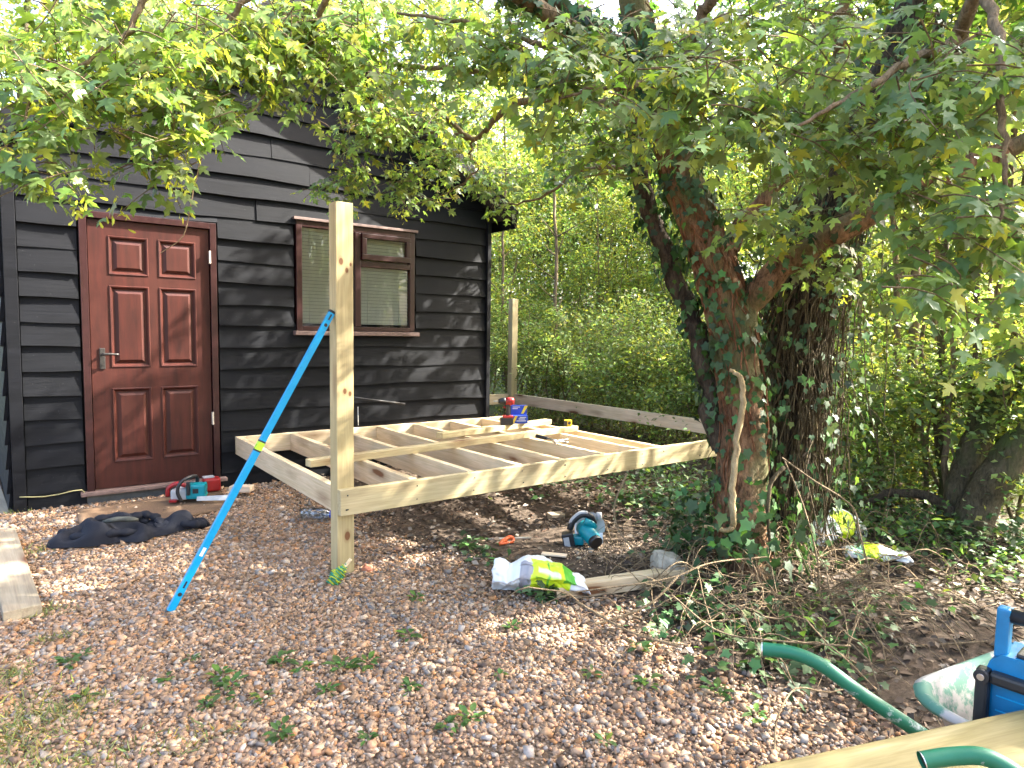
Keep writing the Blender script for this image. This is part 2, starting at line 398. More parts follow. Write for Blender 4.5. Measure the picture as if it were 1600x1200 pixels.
while z < roof_z(RX)-.05:
    x0, x1 = XL+.075, XR-.035
    spans = [(x0, x1)]
    def cut(sp, a, b): return [q for s in sp for q in ((s[0], min(s[1], a)), (max(s[0], b), s[1])) if q[1]-q[0] > .04]
    if .15 < z+.1 < 2.215: spans = cut(spans, DX0, DX1)
    elif z+.1 <= .15: spans = cut(spans, DX0+.01, DX1-.06)
    if 1.37 < z+.105 < 2.32: spans = cut(spans, WX0, WX1)
    if z+.2 > roof_z(XR)-.1:
        e = (z-EAVE_Z+.06)/ROOF_T+.03
        if z > EAVE_Z-.06: spans = [(max(XL+.02+e, XL+.02), min(XR-.02-e, XR-.02))]
    out = []
    for a, b in spans:
        if b-a > 2.6:
            j = a+(b-a)*(.38+.3*((k*37) % 10)/10); out += [(a, j-.0015), (j+.0015, b)]
        else: out.append((a, b))
    for j, (a, b) in enumerate(out):
        if b-a > .05: featherboard(a, b, z+.002*((k*7) % 3-1), (lambda x: roof_z(x)-.03) if z+.2 > EAVE_Z-.05 else None, seed=k*10+j)
    k += 1; z += .1722
featherboard(DX0, DX1, 2.221, None, .085, 999)
# left side boards, seen along the wall
for q in range(15):
    zz = .04+q*.1722; L = DEPTH-.1
    mb = MB(); mb.add([(0, -.03, 0), (0, -.008, .2), (0, .0, .2), (0, .0, 0), (L, -.03, 0), (L, -.008, .2), (L, 0, .2), (L, 0, 0)],
                      [(0, 1, 2, 3), (7, 6, 5, 4), (0, 4, 5, 1), (1, 5, 6, 2), (3, 7, 4, 0)])
    xd = Vector((-SPL, 1, 0)).normalized()
    m4 = Matrix(((xd.x, xd.y, 0, XL-.012), (xd.y, -xd.x, 0, .06), (0, 0, 1, zz), (0, 0, 0, 1)))
    mb.build('board', BLACK, shed, m4)
MB().box(XL-.005, XL+.07, -.052, .05, .02, 2.62, .003).build('corner_board', BLACK, shed)
MB().box(XR-.032, XR+.012, -.056, .05, .02, 2.66, .003).build('corner_board', BLACK, shed)
MB().box(-.10, .80, -.022, .03, .0, .158, .004).build('plinth', CONC, shed)
# roof, slabs and barge boards
ROOFM = m_plain('dark_roof_felt', (.03, .03, .032), .9, 0, .4, 30, .4)
OV = .30
for s in (1, -1):
    xe = (XR+.16) if s == 1 else (XL-.30)
    ze = EAVE_Z-(.16 if s == 1 else .30)*ROOF_T
    zr = roof_z(RX)
    V = []
    for y in (-.26, DEPTH+.1):
        V += [(RX, y, zr+.0), (xe, y, ze), (xe+s*.02, y, ze+.06), (RX, y, zr+.075)]
    F = [(0, 1, 2, 3), (7, 6, 5, 4), (0, 4, 5, 1), (1, 5, 6, 2), (2, 6, 7, 3), (0, 3, 7, 4)]
    MB().add(V, F if s == 1 else [f[::-1] for f in F]).build('roof', ROOFM, shed)
    V = []
    for y in (-.285, -.262):
        V += [(RX, y, zr-.06), (xe, y, ze-.05), (xe+s*.02, y, ze+.062), (RX, y, zr+.077)]
    MB().add(V, F if s == 1 else [f[::-1] for f in F]).build('barge_board', BLACK, shed)
    MB().box(min(xe, xe+s*.02), max(xe, xe+s*.02), -.255, DEPTH, ze-.10, ze+.0).build('fascia', BLACK, shed)
# door
door = MB()
lx0, lx1, lz0, lz1 = -.018, .790, .192, 2.165; LW, LH = lx1-lx0, lz1-lz0
def du(u): return lx0+u*LW
def dv(v): return lz1-v*LH
cols = [(.15, .475), (.555, .88)]; rows = [(.055, .20), (.238, .545), (.622, .905)]
DY = -.012
def quadxz(mb, x0, x1, z0, z1, y): mb.add([(x0, y, z0), (x1, y, z0), (x1, y, z1), (x0, y, z1)], [(0, 1, 2, 3)])
xs = [0, cols[0][0], cols[0][1], cols[1][0], cols[1][1], 1]; vs = [0, rows[0][0], rows[0][1], rows[1][0], rows[1][1], rows[2][0], rows[2][1], 1]
for i in range(5):
    for j in range(7):
        if i in (1, 3) and j in (1, 3, 5): continue
        quadxz(door, du(xs[i]), du(xs[i+1]), dv(vs[j+1]), dv(vs[j]), DY)
door.box(lx0, lx1, DY+.012, .03, lz0, lz1)
for z0_, z1_, x0_, x1_ in ((lz0, lz1, lx0, lx0), (lz0, lz1, lx1, lx1)):
    door.add([(x0_, DY, z0_), (x0_, .03, z0_), (x0_, .03, z1_), (x0_, DY, z1_)], [(0, 1, 2, 3)])
dleaf = door.build('door', MAHOG, shed)
for a, b in cols:
    for c_, d_ in rows:
        p = MB(); x0, x1, z0, z1 = du(a), du(b), dv(d_), dv(c_)
        rings = [(0, DY), (.006, DY-.006), (.014, DY-.004), (.026, DY+.011), (.034, DY+.0115), (.058, DY-.001)]
        V = []; 
        for o_, y in rings: V += [(x0+o_, y, z0+o_), (x1-o_, y, z0+o_), (x1-o_, y, z1-o_), (x0+o_, y, z1-o_)]
        F = [(i*4+j, i*4+(j+1) % 4, i*4+4+(j+1) % 4, i*4+4+j) for i in range(5) for j in range(4)]+[(20, 21, 22, 23)]
        p.add(V, F).build('panel', MAHOG, dleaf)
fr = MB()
fr.box(-.072, -.024, -.038, .05, .16, 2.218, .003); fr.box(.796, .842, -.038, .05, .16, 2.218, .003); fr.box(-.0235, .7955, -.038, .05, 2.17, 2.217, .003)
fr.build('door_frame', MAHOG_D, shed)
MB().box(-.115, .885, -.085, .02, .158, .186, .006).build('door_sill', SILL, shed)
h = MB(); h.box(.032, .068, DY-.008, DY-.0002, 1.08, 1.235, .004); 
h.tube([(.05, DY-.004, 1.19), (.05, DY-.05, 1.19)], .009, 10)
h.tube(spline([(.05, DY-.05, 1.19), (.09, DY-.055, 1.192), (.15, DY-.052, 1.188)], 8), np.linspace(.010, .008, 8), 8)
h.tube([(.05, DY-.009, 1.115), (.05, DY-.012, 1.115)], .006, 8)
h.build('handle', BRONZE, dleaf)
for zz in (1.90, .62): MB().box(.787, .799, -.046, -.008, zz, zz+.10, .002).build('hinge', BRASS, dleaf)
# window
win = MB()
def wb(x0, x1, z0, z1, y0=-.045, y1=.02): win.box(x0, x1, y0, y1, z0, z1, .004)
wx0, wx1, wz0, wz1 = 1.475, 2.605, 1.385, 2.318
wb(wx0, wx0+.05, wz0, wz1); wb(wx1-.05, wx1, wz0, wz1); wb(wx0+.0505, wx1-.0505, wz1-.05, wz1); wb(wx0+.0505, wx1-.0505, wz0, wz0+.04)
wb(2.005, 2.060, wz0+.0405, wz1-.0505)
wfr = win.build('window_frame', MAHOG_D, shed)
win = MB(); 
for a in ((2.063, 2.552, 2.03, 2.265),):
    x0, x1, z0, z1 = a
    win.box(x0, x1, -.068, -.02, z0, z0+.052, .005); win.box(x0, x1, -.068, -.02, z1-.042, z1, .005)
    win.box(x0, x0+.045, -.068, -.02, z0+.0525, z1-.0425, .005); win.box(x1-.045, x1, -.068, -.02, z0+.0525, z1-.0425, .005)
win.build('sash', MAHOG_D, wfr)
MB().box(2.062, 2.553, -.046, .02, 1.968, 2.020, .004).build('transom', MAHOG_D, wfr)
MB().box(1.45, 2.64, -.085, .02, 1.345, 1.382, .006).build('window_sill', SILL, shed)
MB().box(1.452, 2.632, -.062, .02, 2.322, 2.345, .003).build('head_strip', SILL, shed)
for a in ((1.527, 2.003, 1.427, 2.266, -.012), (2.062, 2.553, 1.427, 1.966, -.012), (2.110, 2.505, 2.084, 2.221, -.04)):
    x0, x1, z0, z1, y = a
    MB().add([(x0, y, z0), (x1, y, z0), (x1, y, z1), (x0, y, z1)], [(0, 1, 2, 3)]).build('pane', GLASS, wfr)
bl = MB(); zz = 1.40
while zz < 2.27:
    for x0, x1 in ((1.527, 2.003), (2.062, 2.553)):
        bl.add([(x0, .003, zz), (x1, .003, zz), (x1, .009, zz+.0285), (x0, .009, zz+.0285)], [(0, 1, 2, 3)])
    zz += .030
o = bl.build('blind', BLIND, wfr); o['kind'] = 'stuff'
bl = MB()
for x in (1.60, 1.92, 2.14, 2.46): bl.tube([(x, -.002, 1.43), (x, -.002, 2.265)], .0012, 5)
bl.build('blind_cord', WHITEP, wfr)
MB().box(1.40, 2.68, .3, .32, 1.2, 2.45).build('room_back', BLACK, shed)
pp = MB(); pp.tube(spline([(1.93, -.01, .795), (1.98, -.09, .786), (2.46, -.13, .708)], 8), .011, 8); pp.build('waste_pipe', BLKP, shed)
MB().tube([(2.02, -.06, .70), (2.02, -.065, .53)], .003, 6).build('cable', WHITEP, shed)
MB().tube(spline([(XL+.03, -.055, .205), (XL+.2, -.058, .19), (-.12, -.06, .212), (-.09, -.06, .175)], 8), .004, 6).build('cable', m_plain('old_cable', (.35, .32, .15), .6), shed)

# ------------------------------------------------------------------ deck frame
ZD = .507; H = .145; T = .047; BX0, BX1 = .96, 5.37; YF = -2.258; YB = 2.02
deck = thing('deck_frame', (3.0, -1.0, 0), 'unfinished pale timber deck frame of beams and joists beside the black shed', 'deck frame')
zc = ZD-H/2
def beam(name, p0, p1, mat, dz=0.0, w=T, hh=H): return timber(name, (p0[0], p0[1], zc+dz), (p1[0], p1[1], zc+dz), w, hh, mat, deck)
beam('beam', (BX0, YF+T/2), (BX1, YF+T/2), PINE_G)                                    # long front beam
beam('beam', (BX0+T/2+.003, -.075), (BX0+T/2+.003, YF+T+.102), PINE)                     # left side beam
beam('beam', (BX0+.001, -.0985+.047), (3.66, -.0985+.047), PINE, .001)                      # against the shed
for x in (1.42, 1.83, 2.22, 2.60, 3.01, 3.39):
    beam('joist', (x, -.077), (x+.02, YF+T+.001), PINE, rng.uniform(-.003, .002))
beam('joist', (3.635, -.077), (3.64, YF+T+.001), PINE)
beam('beam', (BX1-T/2, YB-.05), (BX1-T/2, YF+T+.001), PINE_P)                          # far side beam
beam('beam', (3.50, YB+.03), (BX1-.105, YB+.03), PINE)                                  # back beam past the shed corner
def kz(px, py):
    p = at(px, py, y=YF+T); return (float(p[2])-(2.085-.05)/2, float(p[0])-BX0-.05, -.05)
PINE_K = m_wood('knotty_post_pine', (.42, .32, .16), (.52, .415, .22), (.60, .495, .28), spots=[(*kz(533, 409), .024), (*kz(542, 423), .018), (*kz(548, 414), .012), (*kz(539, 612), .020), (*kz(547, 616), .017), (*kz(543, 838), .032)])
def post(x, y, z1, w=.1, mat=PINE_G):
    o = timber('post', (x, y, float(height(x, y))-.05), (x, y, z1), w, w, mat, deck, up=(0, 1, 0), b=.004); return o
post(BX0+.05, YF+T+.051, 2.085, .1, PINE_K); post(BX1-.05, YB+.0, 1.885); post(BX1-T-.052, YF+T+.052, .50); post(3.56, -.13, .36, .06)
# screw heads on the beams
mb = MB()
for x in (1.0, 1.44, 1.84, 2.23, 2.61, 3.02, 3.40, 3.65, 4.1, 4.7):
    for dz in (-.04, .04):
        mb.tube([(x+rng.uniform(-.01, .01), YF-.0012, zc+dz), (x+rng.uniform(-.01, .01), YF+.002, zc+dz)], .0045, 6)
o = mb.build('screw_heads', BLKP, deck); o['kind'] = 'stuff'

def loose(name, p0, p1, w, h, mat, label, cat='timber', group=None, up=(0, 0, 1), b=.004):
    o = timber(name, p0, p1, w, h, mat, None, up, b); return tag(o, label, cat, group)
zt = ZD+.0475/2+.001
loose('loose_batten', (1.035, -1.535, zt), (3.62, -1.235, zt), .075, .047, PINE_G, 'long greenish batten lying across the joists behind the corner post')
loose('loose_batten', (2.335, -.98, zt), (3.70, -.76, zt), .085, .047, PINE_G, 'short batten lying on the joists under the drill')

# ------------------------------------------------------------------ spirit level
foot = np.array([.11, -2.18, .0]); top = np.array([.952, -2.18, 1.495])
dirv = top-foot; foot = foot + np.array([0, 0, float(height(.11, -2.18))])
LL = float(np.linalg.norm(top-foot)); fm = frame_m(foot, top-foot, (0, 1, 0))
lv = thing('spirit_level', foot, 'long bright blue spirit level leaning against the corner post', 'spirit level'); lv.location = Vector(foot)
b = MB(); b.box(.012, LL-.012, -.017, .017, -.0125, .0125, .002)
b.build('body', BLUEL, lv, fm)
for x in (.0, LL-.014): MB().box(x, x+.014, -.018, .018, -.0135, .0135, .002).build('end_cap', BLKP, lv, fm)
for x in (LL*.525,):
    MB().box(x-.03, x-.022, -.0176, .0176, -.013, .013).build('band', BLKP, lv, fm); MB().box(x+.022, x+.03, -.0176, .0176, -.013, .013).build('band', BLKP, lv, fm)
    MB().box(x-.0215, x+.0215, -.0174, .0174, -.0129, .0129).build('vial', LIME, lv, fm)
for x in (.10, LL-.09):
    MB().tube([(x, .0, -.0128), (x, .0, .0128)], .010, 14).build('vial_hole', BLKP, lv, fm)
    MB().box(x+.03, x+.07, -.007, .007, -.0127, .0127, .003).build('grip_slot', BLKP, lv, fm)
MB().box(.30, .345, -.008, .008, -.0127, .0127).build('sticker', WHITEP, lv, fm)

# ------------------------------------------------------------------ small things on the deck
def rotz(a): return Matrix.Rotation(a, 4, 'Z')
def place(x, y, z, a=0.0): return Matrix.Translation((float(x), float(y), float(z))) @ rotz(a)
def face_cam(x, y): return math.atan2(C[1]-y, C[0]-x)
zb = ZD+.0485
# impact driver standing on its battery, nose towards -X
dx, dy = 3.105, -.87; A = face_cam(dx, dy)+math.pi/2+math.radians(8)      # local +X points to picture right
dr = thing('impact_driver', (dx, dy, zb), 'red and black cordless impact driver standing on its battery on a batten', 'drill'); dm = place(dx, dy, zb, A)
MB().box(-.055, .060, -.038, .038, .0, .065, .008).build('battery', BLKP, dr, dm)
MB().box(-.035, .060, -.036, .036, .063, .085, .008).build('base', REDP, dr, dm)
mb = MB(); mb.tube(spline([(.015, 0, .08), (.012, 0, .13), (.004, 0, .19)], 7), [.018, .018, .017, .018, .019, .021, .022], 10); mb.build('grip', BLKP, dr, dm)
MB().tube([(-.005, 0, .155), (-.03, 0, .165)], .008, 8).build('trigger', REDP, dr, dm)
mb = MB(); mb.tube([(-.01, 0, .215), (.03, 0, .215), (.058, 0, .215), (.068, 0, .215)], [.036, .038, .036, .026], 14); mb.build('motor_housing', REDP, dr, dm)
mb = MB(); mb.tube([(-.075, 0, .215), (-.06, 0, .215), (-.03, 0, .215), (-.0095, 0, .215)], [.018, .027, .034, .035], 14); mb.build('gear_case', BLKP, dr, dm)
MB().tube([(-.12, 0, .215), (-.075, 0, .215)], .006, 8).build('bit', STEEL, dr, dm)
# box of screws
bx, by = 3.27, -.845; A = face_cam(bx, by)+math.pi/2+math.radians(10)
sb = thing('screw_box', (bx, by, zb), 'blue card box of screws with yellow flashes standing beside the driver', 'box'); bm_ = place(bx, by, zb, A)
MB().box(-.075, .075, -.035, .035, .0, .075, .002).build('carton', NAVY, sb, bm_)
MB().box(-.075, .075, .020, .032, .0755, .165, .002).build('lid', NAVY, sb, bm_)
YELF = m_plain('yellow_print', (.8, .62, .05), .6)
MB().add([(.02, .0195, .085), (.045, .0195, .085), (.085, .0195, .160), (.055, .0195, .160)], [(0, 1, 2, 3)]).build('flash', YELF, sb, bm_)
MB().add([(-.072, -.0355, .005), (-.05, -.0355, .005), (-.02, -.0355, .07), (-.045, -.0355, .07)], [(0, 1, 2, 3)]).build('flash', YELF, sb, bm_)
mb = MB()
for i, (z0, x0, x1) in enumerate(((.055, .0, .06), (.04, -.01, .05), (.145, -.06, .01), (.130, -.06, -.01), (.022, -.03, .06))):
    yy = -.0358 if z0 < .075 else .0192
    mb.add([(x0, yy, z0), (x1, yy, z0), (x1, yy, z0+.006), (x0, yy, z0+.006)], [(0, 1, 2, 3)])
o = mb.build('print', WHITEP, sb, bm_); o['kind'] = 'stuff'
# tape measure
tx, ty = 3.53, -1.235; A = face_cam(tx, ty)+math.pi/2
tm = thing('tape_measure', (tx, ty, zb), 'small black and yellow tape measure on the end of the long batten', 'tape measure'); m_ = place(tx, ty, zb, A)
MB().box(-.035, .035, -.018, .018, 0, .058, .010).build('case', YEL, tm, m_); MB().box(-.036, -.004, -.0195, .0195, .004, .05, .006).build('cover', BLKP, tm, m_)
MB().tube([(.014, -.0185, .03), (.014, -.0215, .03)], .014, 14).build('badge', BLKP, tm, m_)
# hammer lying over a joist
p0 = np.array(at(838, 681, z=ZD+.03)); p1 = np.array(at(892, 694, z=ZD+.02)); hx = frame_m(p0, p1-p0); HL = .31
hm = thing('claw_hammer', p0, 'claw hammer with black grip lying on a joist', 'hammer')
mb = MB(); mb.tube([(0, 0, 0), (.01, 0, 0), (.06, 0, 0), (.13, 0, 0), (.14, 0, 0)], [.012, .017, .015, .013, .010], 10); mb.build('grip', BLKP, hm, hx)
MB().tube([(.13, 0, 0), (HL-.02, 0, 0)], .008, 8).build('shaft', STEEL, hm, hx)
mb = MB(); mb.tube([(HL-.03, -.055, 0), (HL-.03, -.035, 0), (HL-.03, -.034, 0), (HL-.03, .02, 0)], [.017, .017, .012, .012], 12)
for s in (-1, 1): mb.tube(spline([(HL-.03, .015, s*.004), (HL-.025, .05, s*.008), (HL-.01, .085, s*.012)], 7), np.linspace(.011, .004, 7), 6)
mb.build('head', STEEL, hm, hx)

# ------------------------------------------------------------------ things on the gravel
def grid_cloth(n, m, fn, col=None, thick=.006):
    V = []; Cc = []
    for i in range(n):
        for j in range(m):
            p, c = fn(i/(n-1), j/(m-1)); V.append(p); Cc.append(c)
    F = [(i*m+j, (i+1)*m+j, (i+1)*m+j+1, i*m+j+1) for i in range(n-1) for j in range(m-1)]
    return np.array(V, float), np.array(F), np.array(Cc, float)
def vnoise(seed):
    r = np.random.default_rng(seed); K = r.normal(0, 1, (14, 2)); K *= (np.geomspace(2.0, 22, 14)/np.linalg.norm(K, axis=1))[:, None]
    ph = r.uniform(0, 6.28, 14); am = 1/np.geomspace(1, 7, 14)
    return lambda u, v: float(np.sum(am*np.sin(K[:, 0]*u+K[:, 1]*v+ph))/2.6)
# door mat
MATM = m_plain('coir_mat', (.19, .115, .062), .98, 0, .45, 120, .8)
q = [G(105, 806), G(127, 840), G(338, 802), G(345, 770)]
mb = MB(); n1, n2 = vnoise(3), vnoise(4); V = []; 
mc = [np.array([-.155, -.20]), np.array([-.155, -.72]), np.array([.80, -.62]), np.array([.80, -.10])]
def matf(u, v):
    p = (mc[0]*(1-u)+mc[3]*u)*(1-v)+(mc[1]*(1-u)+mc[2]*u)*v
    return (p[0], p[1], float(height(p[0], p[1]))+.022+.006*n1(u*2, v*2)), (1, 1, 1)
V, F, _ = grid_cloth(24, 14, matf); me = fastmesh('door_mat', V, F[:, ::-1], smooth=True)
o = link('door_mat', me, MATM); sol = o.modifiers.new('s', 'SOLIDIFY'); sol.thickness = .016; sol.offset = -1
tag(o, 'brown coir mat on the gravel before the door', 'door mat')
# crumpled coat
COATM = m_plain('dark_fabric', (.016, .018, .026), .85, 0, .4, 220, .4, .25)
n1, n2, n3 = vnoise(11), vnoise(12), vnoise(13)
cc = np.array([.07, -.79])
def coatf(u, v):
    a = u*2*math.pi; r = v
    ro = 1+.16*math.sin(2*a+.5)+.10*math.sin(5*a+1)+.07*math.sin(9*a)
    x = math.cos(a)*r*ro*.36; y = math.sin(a)*r*ro*.22
    rid = 1-abs(n1(x*2.2, y*3.2)); rid2 = 1-abs(n2(x*3.6+3, y*4.6+x*2))
    w1 = .5+.5*math.sin(20*x+13*y+3.0*n1(x*2.2, y*2.2)); w2 = .5+.5*math.sin(17*y-24*x+3.4*n2(x*2.5, y*2.5)+1)
    z = (.040+.055*w1**2+.045*w2**2)*(1-r**8)**.5*(1+.45*n3(x*2.2, y*2.2))*(1.2-.55*r)
    return (x, y, max(z, 0)+.004), (1, 1, 1)
V, F, _ = grid_cloth(97, 30, coatf); o = link('crumpled_coat', fastmesh('coat', V, F, smooth=True), COATM)
o.matrix_basis = place(cc[0], cc[1], float(height(*cc))+.004, math.radians(-14)); tag(o, 'dark navy coat dropped in a heap on the gravel by the mat', 'coat')
for q, pts in enumerate(([(-.26, .10, .05), (-.12, .15, .085), (.04, .13, .08), (.14, .07, .05)], [(-.30, -.06, .03), (-.20, -.14, .055), (-.04, -.15, .06), (.10, -.12, .045)], [(.02, .03, .09), (.10, .10, .10), (.19, .08, .07), (.22, -.02, .04)])):
    fb = MB(); fb.tube(spline(pts, 24), .036*(1+.22*np.sin(np.arange(24)*1.3+q))*np.sin(np.linspace(.35, 2.8, 24))**.4, 12, True, .05, .75); fb.build('fold', COATM, o, o.matrix_basis.copy())
sl = MB(); sl.tube(spline([(.18, -.02, .03), (.30, .02, .045), (.42, -.01, .035), (.47, .05, .025)], 22), .045*(1+.25*np.sin(np.arange(22)*1.9)), 12, True, .16, .6)
sl.build('sleeve', COATM, o, o.matrix_basis.copy())
gl = MB(); gl.tube(spline([(-.10, -.09, .12), (0, -.11, .135), (.10, -.10, .12)], 9), [.012, .02, .025, .022, .02, .024, .026, .022, .012], 9, True, .2, .7)
gl.build('collar', m_plain('grey_lining', (.06, .065, .055), .9, 0, .5, 60), o, o.matrix_basis.copy())

# chainsaw
sx, sy = .56, -.36; sz = float(height(sx, sy))+.032; A = face_cam(sx, sy)+math.pi/2-math.radians(12); cm = place(sx, sy, sz, A)
cs = thing('chainsaw', (sx, sy, sz), 'teal cordless chainsaw with black hoop handle lying on the door mat', 'chainsaw')
MB().box(-.03, .105, -.05, .06, .015, .125, .016).build('body', TEAL, cs, cm)
MB().box(.02, .06, -.0525, -.0498, .06, .095, .002).build('vent', BLKP, cs, cm)
MB().box(-.135, -.02, -.04, .05, .01, .085, .014).build('rear_housing', GREYP, cs, cm)
MB().tube(spline([(-.03, .02, .10), (-.10, .02, .125), (-.16, .02, .09), (-.165, .02, .03)], 10), .016, 10).build('rear_handle', REDP, cs, cm)
MB().tube(spline([(-.05, -.075, .01), (-.075, -.08, .08), (-.055, -.075, .15), (0, -.02, .18), (.03, .05, .165), (.03, .075, .08)], 18), .013, 10).build('hoop_handle', BLKP, cs, cm)
mb = MB(); mb.box(-.02, .005, -.07, -.045, .05, .15, .006); mb.build('hand_guard', BLKP, cs, cm)
mb = MB(); pts = [(.05, -.014), (.26, -.02), (.29, -.008), (.295, .003), (.287, .013), (.26, .021), (.05, .018)]
mb.prism(pts, -.003, .003, Matrix.Translation((0, -.06, .02)) @ Matrix.Rotation(math.radians(62), 4, 'X')); mb.build('guide_bar', GREYP, cs, cm)
MB().box(-.14, -.09, -.06, -.02, .0, .02, .004).build('oil_cap', REDP, cs, cm)
# red tool behind it
sx, sy = .70, -.17; sz = float(height(sx, sy))+.03; A = face_cam(sx, sy)+math.pi/2+math.radians(10); cm = place(sx, sy, sz, A)
rt = thing('red_power_tool', (sx, sy, sz), 'red and grey power tool lying behind the chainsaw against the step', 'power tool')
MB().box(-.02, .105, -.05, .06, .0, .105, .018).build('body', REDP, rt, cm)
MB().tube(spline([(-.03, 0, .04), (-.12, 0, .05), (-.20, .0, .03)], 8), [.042, .04, .034, .03, .028, .026, .026, .03], 12).build('grip', GREYP, rt, cm)
MB().box(-.02, .06, -.03, .03, .105, .118, .004).build('switch_plate', GREYP, rt, cm)
MB().tube([(-.24, 0, .022), (-.20, 0, .03)], .033, 12).build('nose', BLKP, rt, cm)
loose('timber_offcut', (.86, -.30, .145), (.99, -.40, .145), .09, .045, PINE_P, 'sawn timber offcut on the gravel beside the doorstep', 'offcut')
# plank at the left edge
pl0 = np.array([-.462, -1.90]); pl1 = np.array([-.68, 1.35])
o = timber('thick_plank', (pl0[0], pl0[1], .034), (pl1[0]-.02, pl1[1], .088), .150, .052, PINE_W, None, b=.004); tag(o, 'thick pale plank lying on the gravel along the shed corner', 'plank')
# bottle
bp = G(500, 815); A = math.radians(-38)
bt = thing('water_bottle', bp, 'clear plastic water bottle with blue cap lying behind the corner post', 'bottle')
bt_m = Matrix.Translation((float(bp[0])-.10, float(bp[1])+.09, float(bp[2])+.055)) @ rotz(A) @ Matrix.Rotation(math.radians(90), 4, 'Y')
prof = [(.001, 0), (.036, .0), (.043, .008), (.043, .03), (.040, .036), (.043, .042), (.043, .07), (.040, .076), (.043, .082), (.043, .14), (.041, .16), (.030, .19), (.016, .205), (.014, .225)]
MB().lathe(prof, 20, bt_m).build('bottle_body', BOTTLE, bt)
MB().lathe([(.02, .206), (.03, .208), (.03, .235), (.028, .238), (.001, .238)], 18, bt_m).build('cap', NAVY, bt)
# rope wound on a peg at the post foot
pf = np.array([.955, -2.24, 0.01]); rp = thing('wound_cord', (.94, -2.27, 0), 'green and yellow cord wound in a bundle at the foot of the corner post', 'cord')
ax = np.array([.12, .0, .12]); ax /= np.linalg.norm(ax); b0 = np.array([.875, -2.315, .012])
e1 = np.cross(ax, [0, 0, 1]); e1 /= np.linalg.norm(e1); e2 = np.cross(ax, e1)
for nm, colr, phs in (('green_strand', (.03, .30, .16), 0), ('yellow_strand', (.50, .55, .03), 2.6)):
    tt = np.linspace(0, 1, 240); rr = (.007+.026*np.sin(np.pi*np.clip(tt**.8, 0, 1)))*(1+.12*np.sin(tt*71+phs)); an = tt*2*np.pi*15+phs+.9*np.sin(tt*23)
    P = b0+ax*(tt*.125+.010*np.sin(an*.43+phs))[:, None]+(rr*np.cos(an+.5*np.sin(tt*40)))[:, None]*e1+(rr*np.sin(an))[:, None]*e2
    mb = MB(); mb.tube(P, .0034, 5); mb.build(nm, m_plain(nm, colr, .7, 0, .3, 200), rp)
mb = MB(); mb.tube([b0-ax*.02, b0+ax*.17], .010, 8); mb.build('peg', PINE, rp)
# brick fragment and a few stones
def rock(name, loc, r, mat, label, cat, seed, sq=(1, 1, .6), group=None, amp=.22, sub=2):
    bm = bmesh.new(); bmesh.ops.create_icosphere(bm, subdivisions=sub, radius=1); rr = np.random.default_rng(seed)
    K = rr.normal(0, 1.6, (7, 3)); ph = rr.uniform(0, 6, 7)
    for v in bm.verts:
        p = np.array(v.co); d = 1+amp*float(np.mean(np.sin(K@p*1.7+ph)))*2.2+rr.uniform(-.05, .05); q = p*d*r*np.array(sq); v.co = q
    nn = rr.normal(0, 1, (11, 3)); nn /= np.linalg.norm(nn, axis=1)[:, None]; dd = rr.uniform(.68, .95, 11)*r*.9
    for v in bm.verts:
        p = np.array(v.co)
        for a_n, a_d in zip(nn*1.0, dd):
            e_ = p@a_n-a_d
            if e_ > 0: p = p-a_n*e_
        v.co = p+rr.normal(0, .02*r, 3)
    me = bpy.data.meshes.new(name); bm.to_mesh(me); bm.free()
    return tag(link(name, me, mat, None, place(loc[0], loc[1], loc[2], seed)), label, cat, group)
BRICK = m_plain('brick_red', (.42, .16, .09), .9, 0, .3, 60, .5)
pb = G(572, 892); rock('brick_fragment', pb, .045, BRICK, 'small broken piece of red brick beside the post foot', 'brick', 5, (1.1, .9, .75), amp=.3)
pb = G(1042, 890, .05); rock('concrete_lump', pb, .125, LUMP, 'pale lump of concrete at the end of the half-buried timber', 'concrete', 17, (1.1, .95, .8), amp=.16, sub=3)
pb = G(1010, 900, .02); rock('broken_stone', pb, .05, LUMP, 'small pale stone beside the concrete lump', 'stone', 9, (1.3, .8, .5), amp=.35)
for i, (a, b_) in enumerate(((923, 858), (1040, 974), (905, 872), (1368, 882))):
    pb = G(a, b_, .006); rock('pale_stone', pb, .022+.006*(i % 2), LUMP, 'flat pale stone lying on the leaf litter', 'stone', 30+i, (1.3, .9, .4), 'pale stones on the soil', .3)
# timber edging half hidden under the bag
e0 = G(895, 918, .04); e1_ = G(1060, 898, .04)
loose('edging_timber', (e0[0]-.10, e0[1]+.03, e0[2]-.015), (e1_[0]+.02, e1_[1], e1_[2]), .075, .075, PINE, 'squared pale timber lying on the soil with one end under the bag')
# small offcuts and bits by the saw
pb = G(866, 870); loose('wood_offcut', (pb[0]-.05, pb[1]+.06, pb[2]+.014), (pb[0]+.05, pb[1]-.06, pb[2]+.014), .045, .012, PINE_P, 'small pale strip of wood lying on bare soil', 'offcut')
pb = G(868, 810); loose('wood_block', (pb[0]-.055, pb[1]+.01, pb[2]+.02), (pb[0]+.055, pb[1]-.02, pb[2]+.02), .09, .045, PINE_W, 'weathered square block on the soil under the deck beam', 'block')
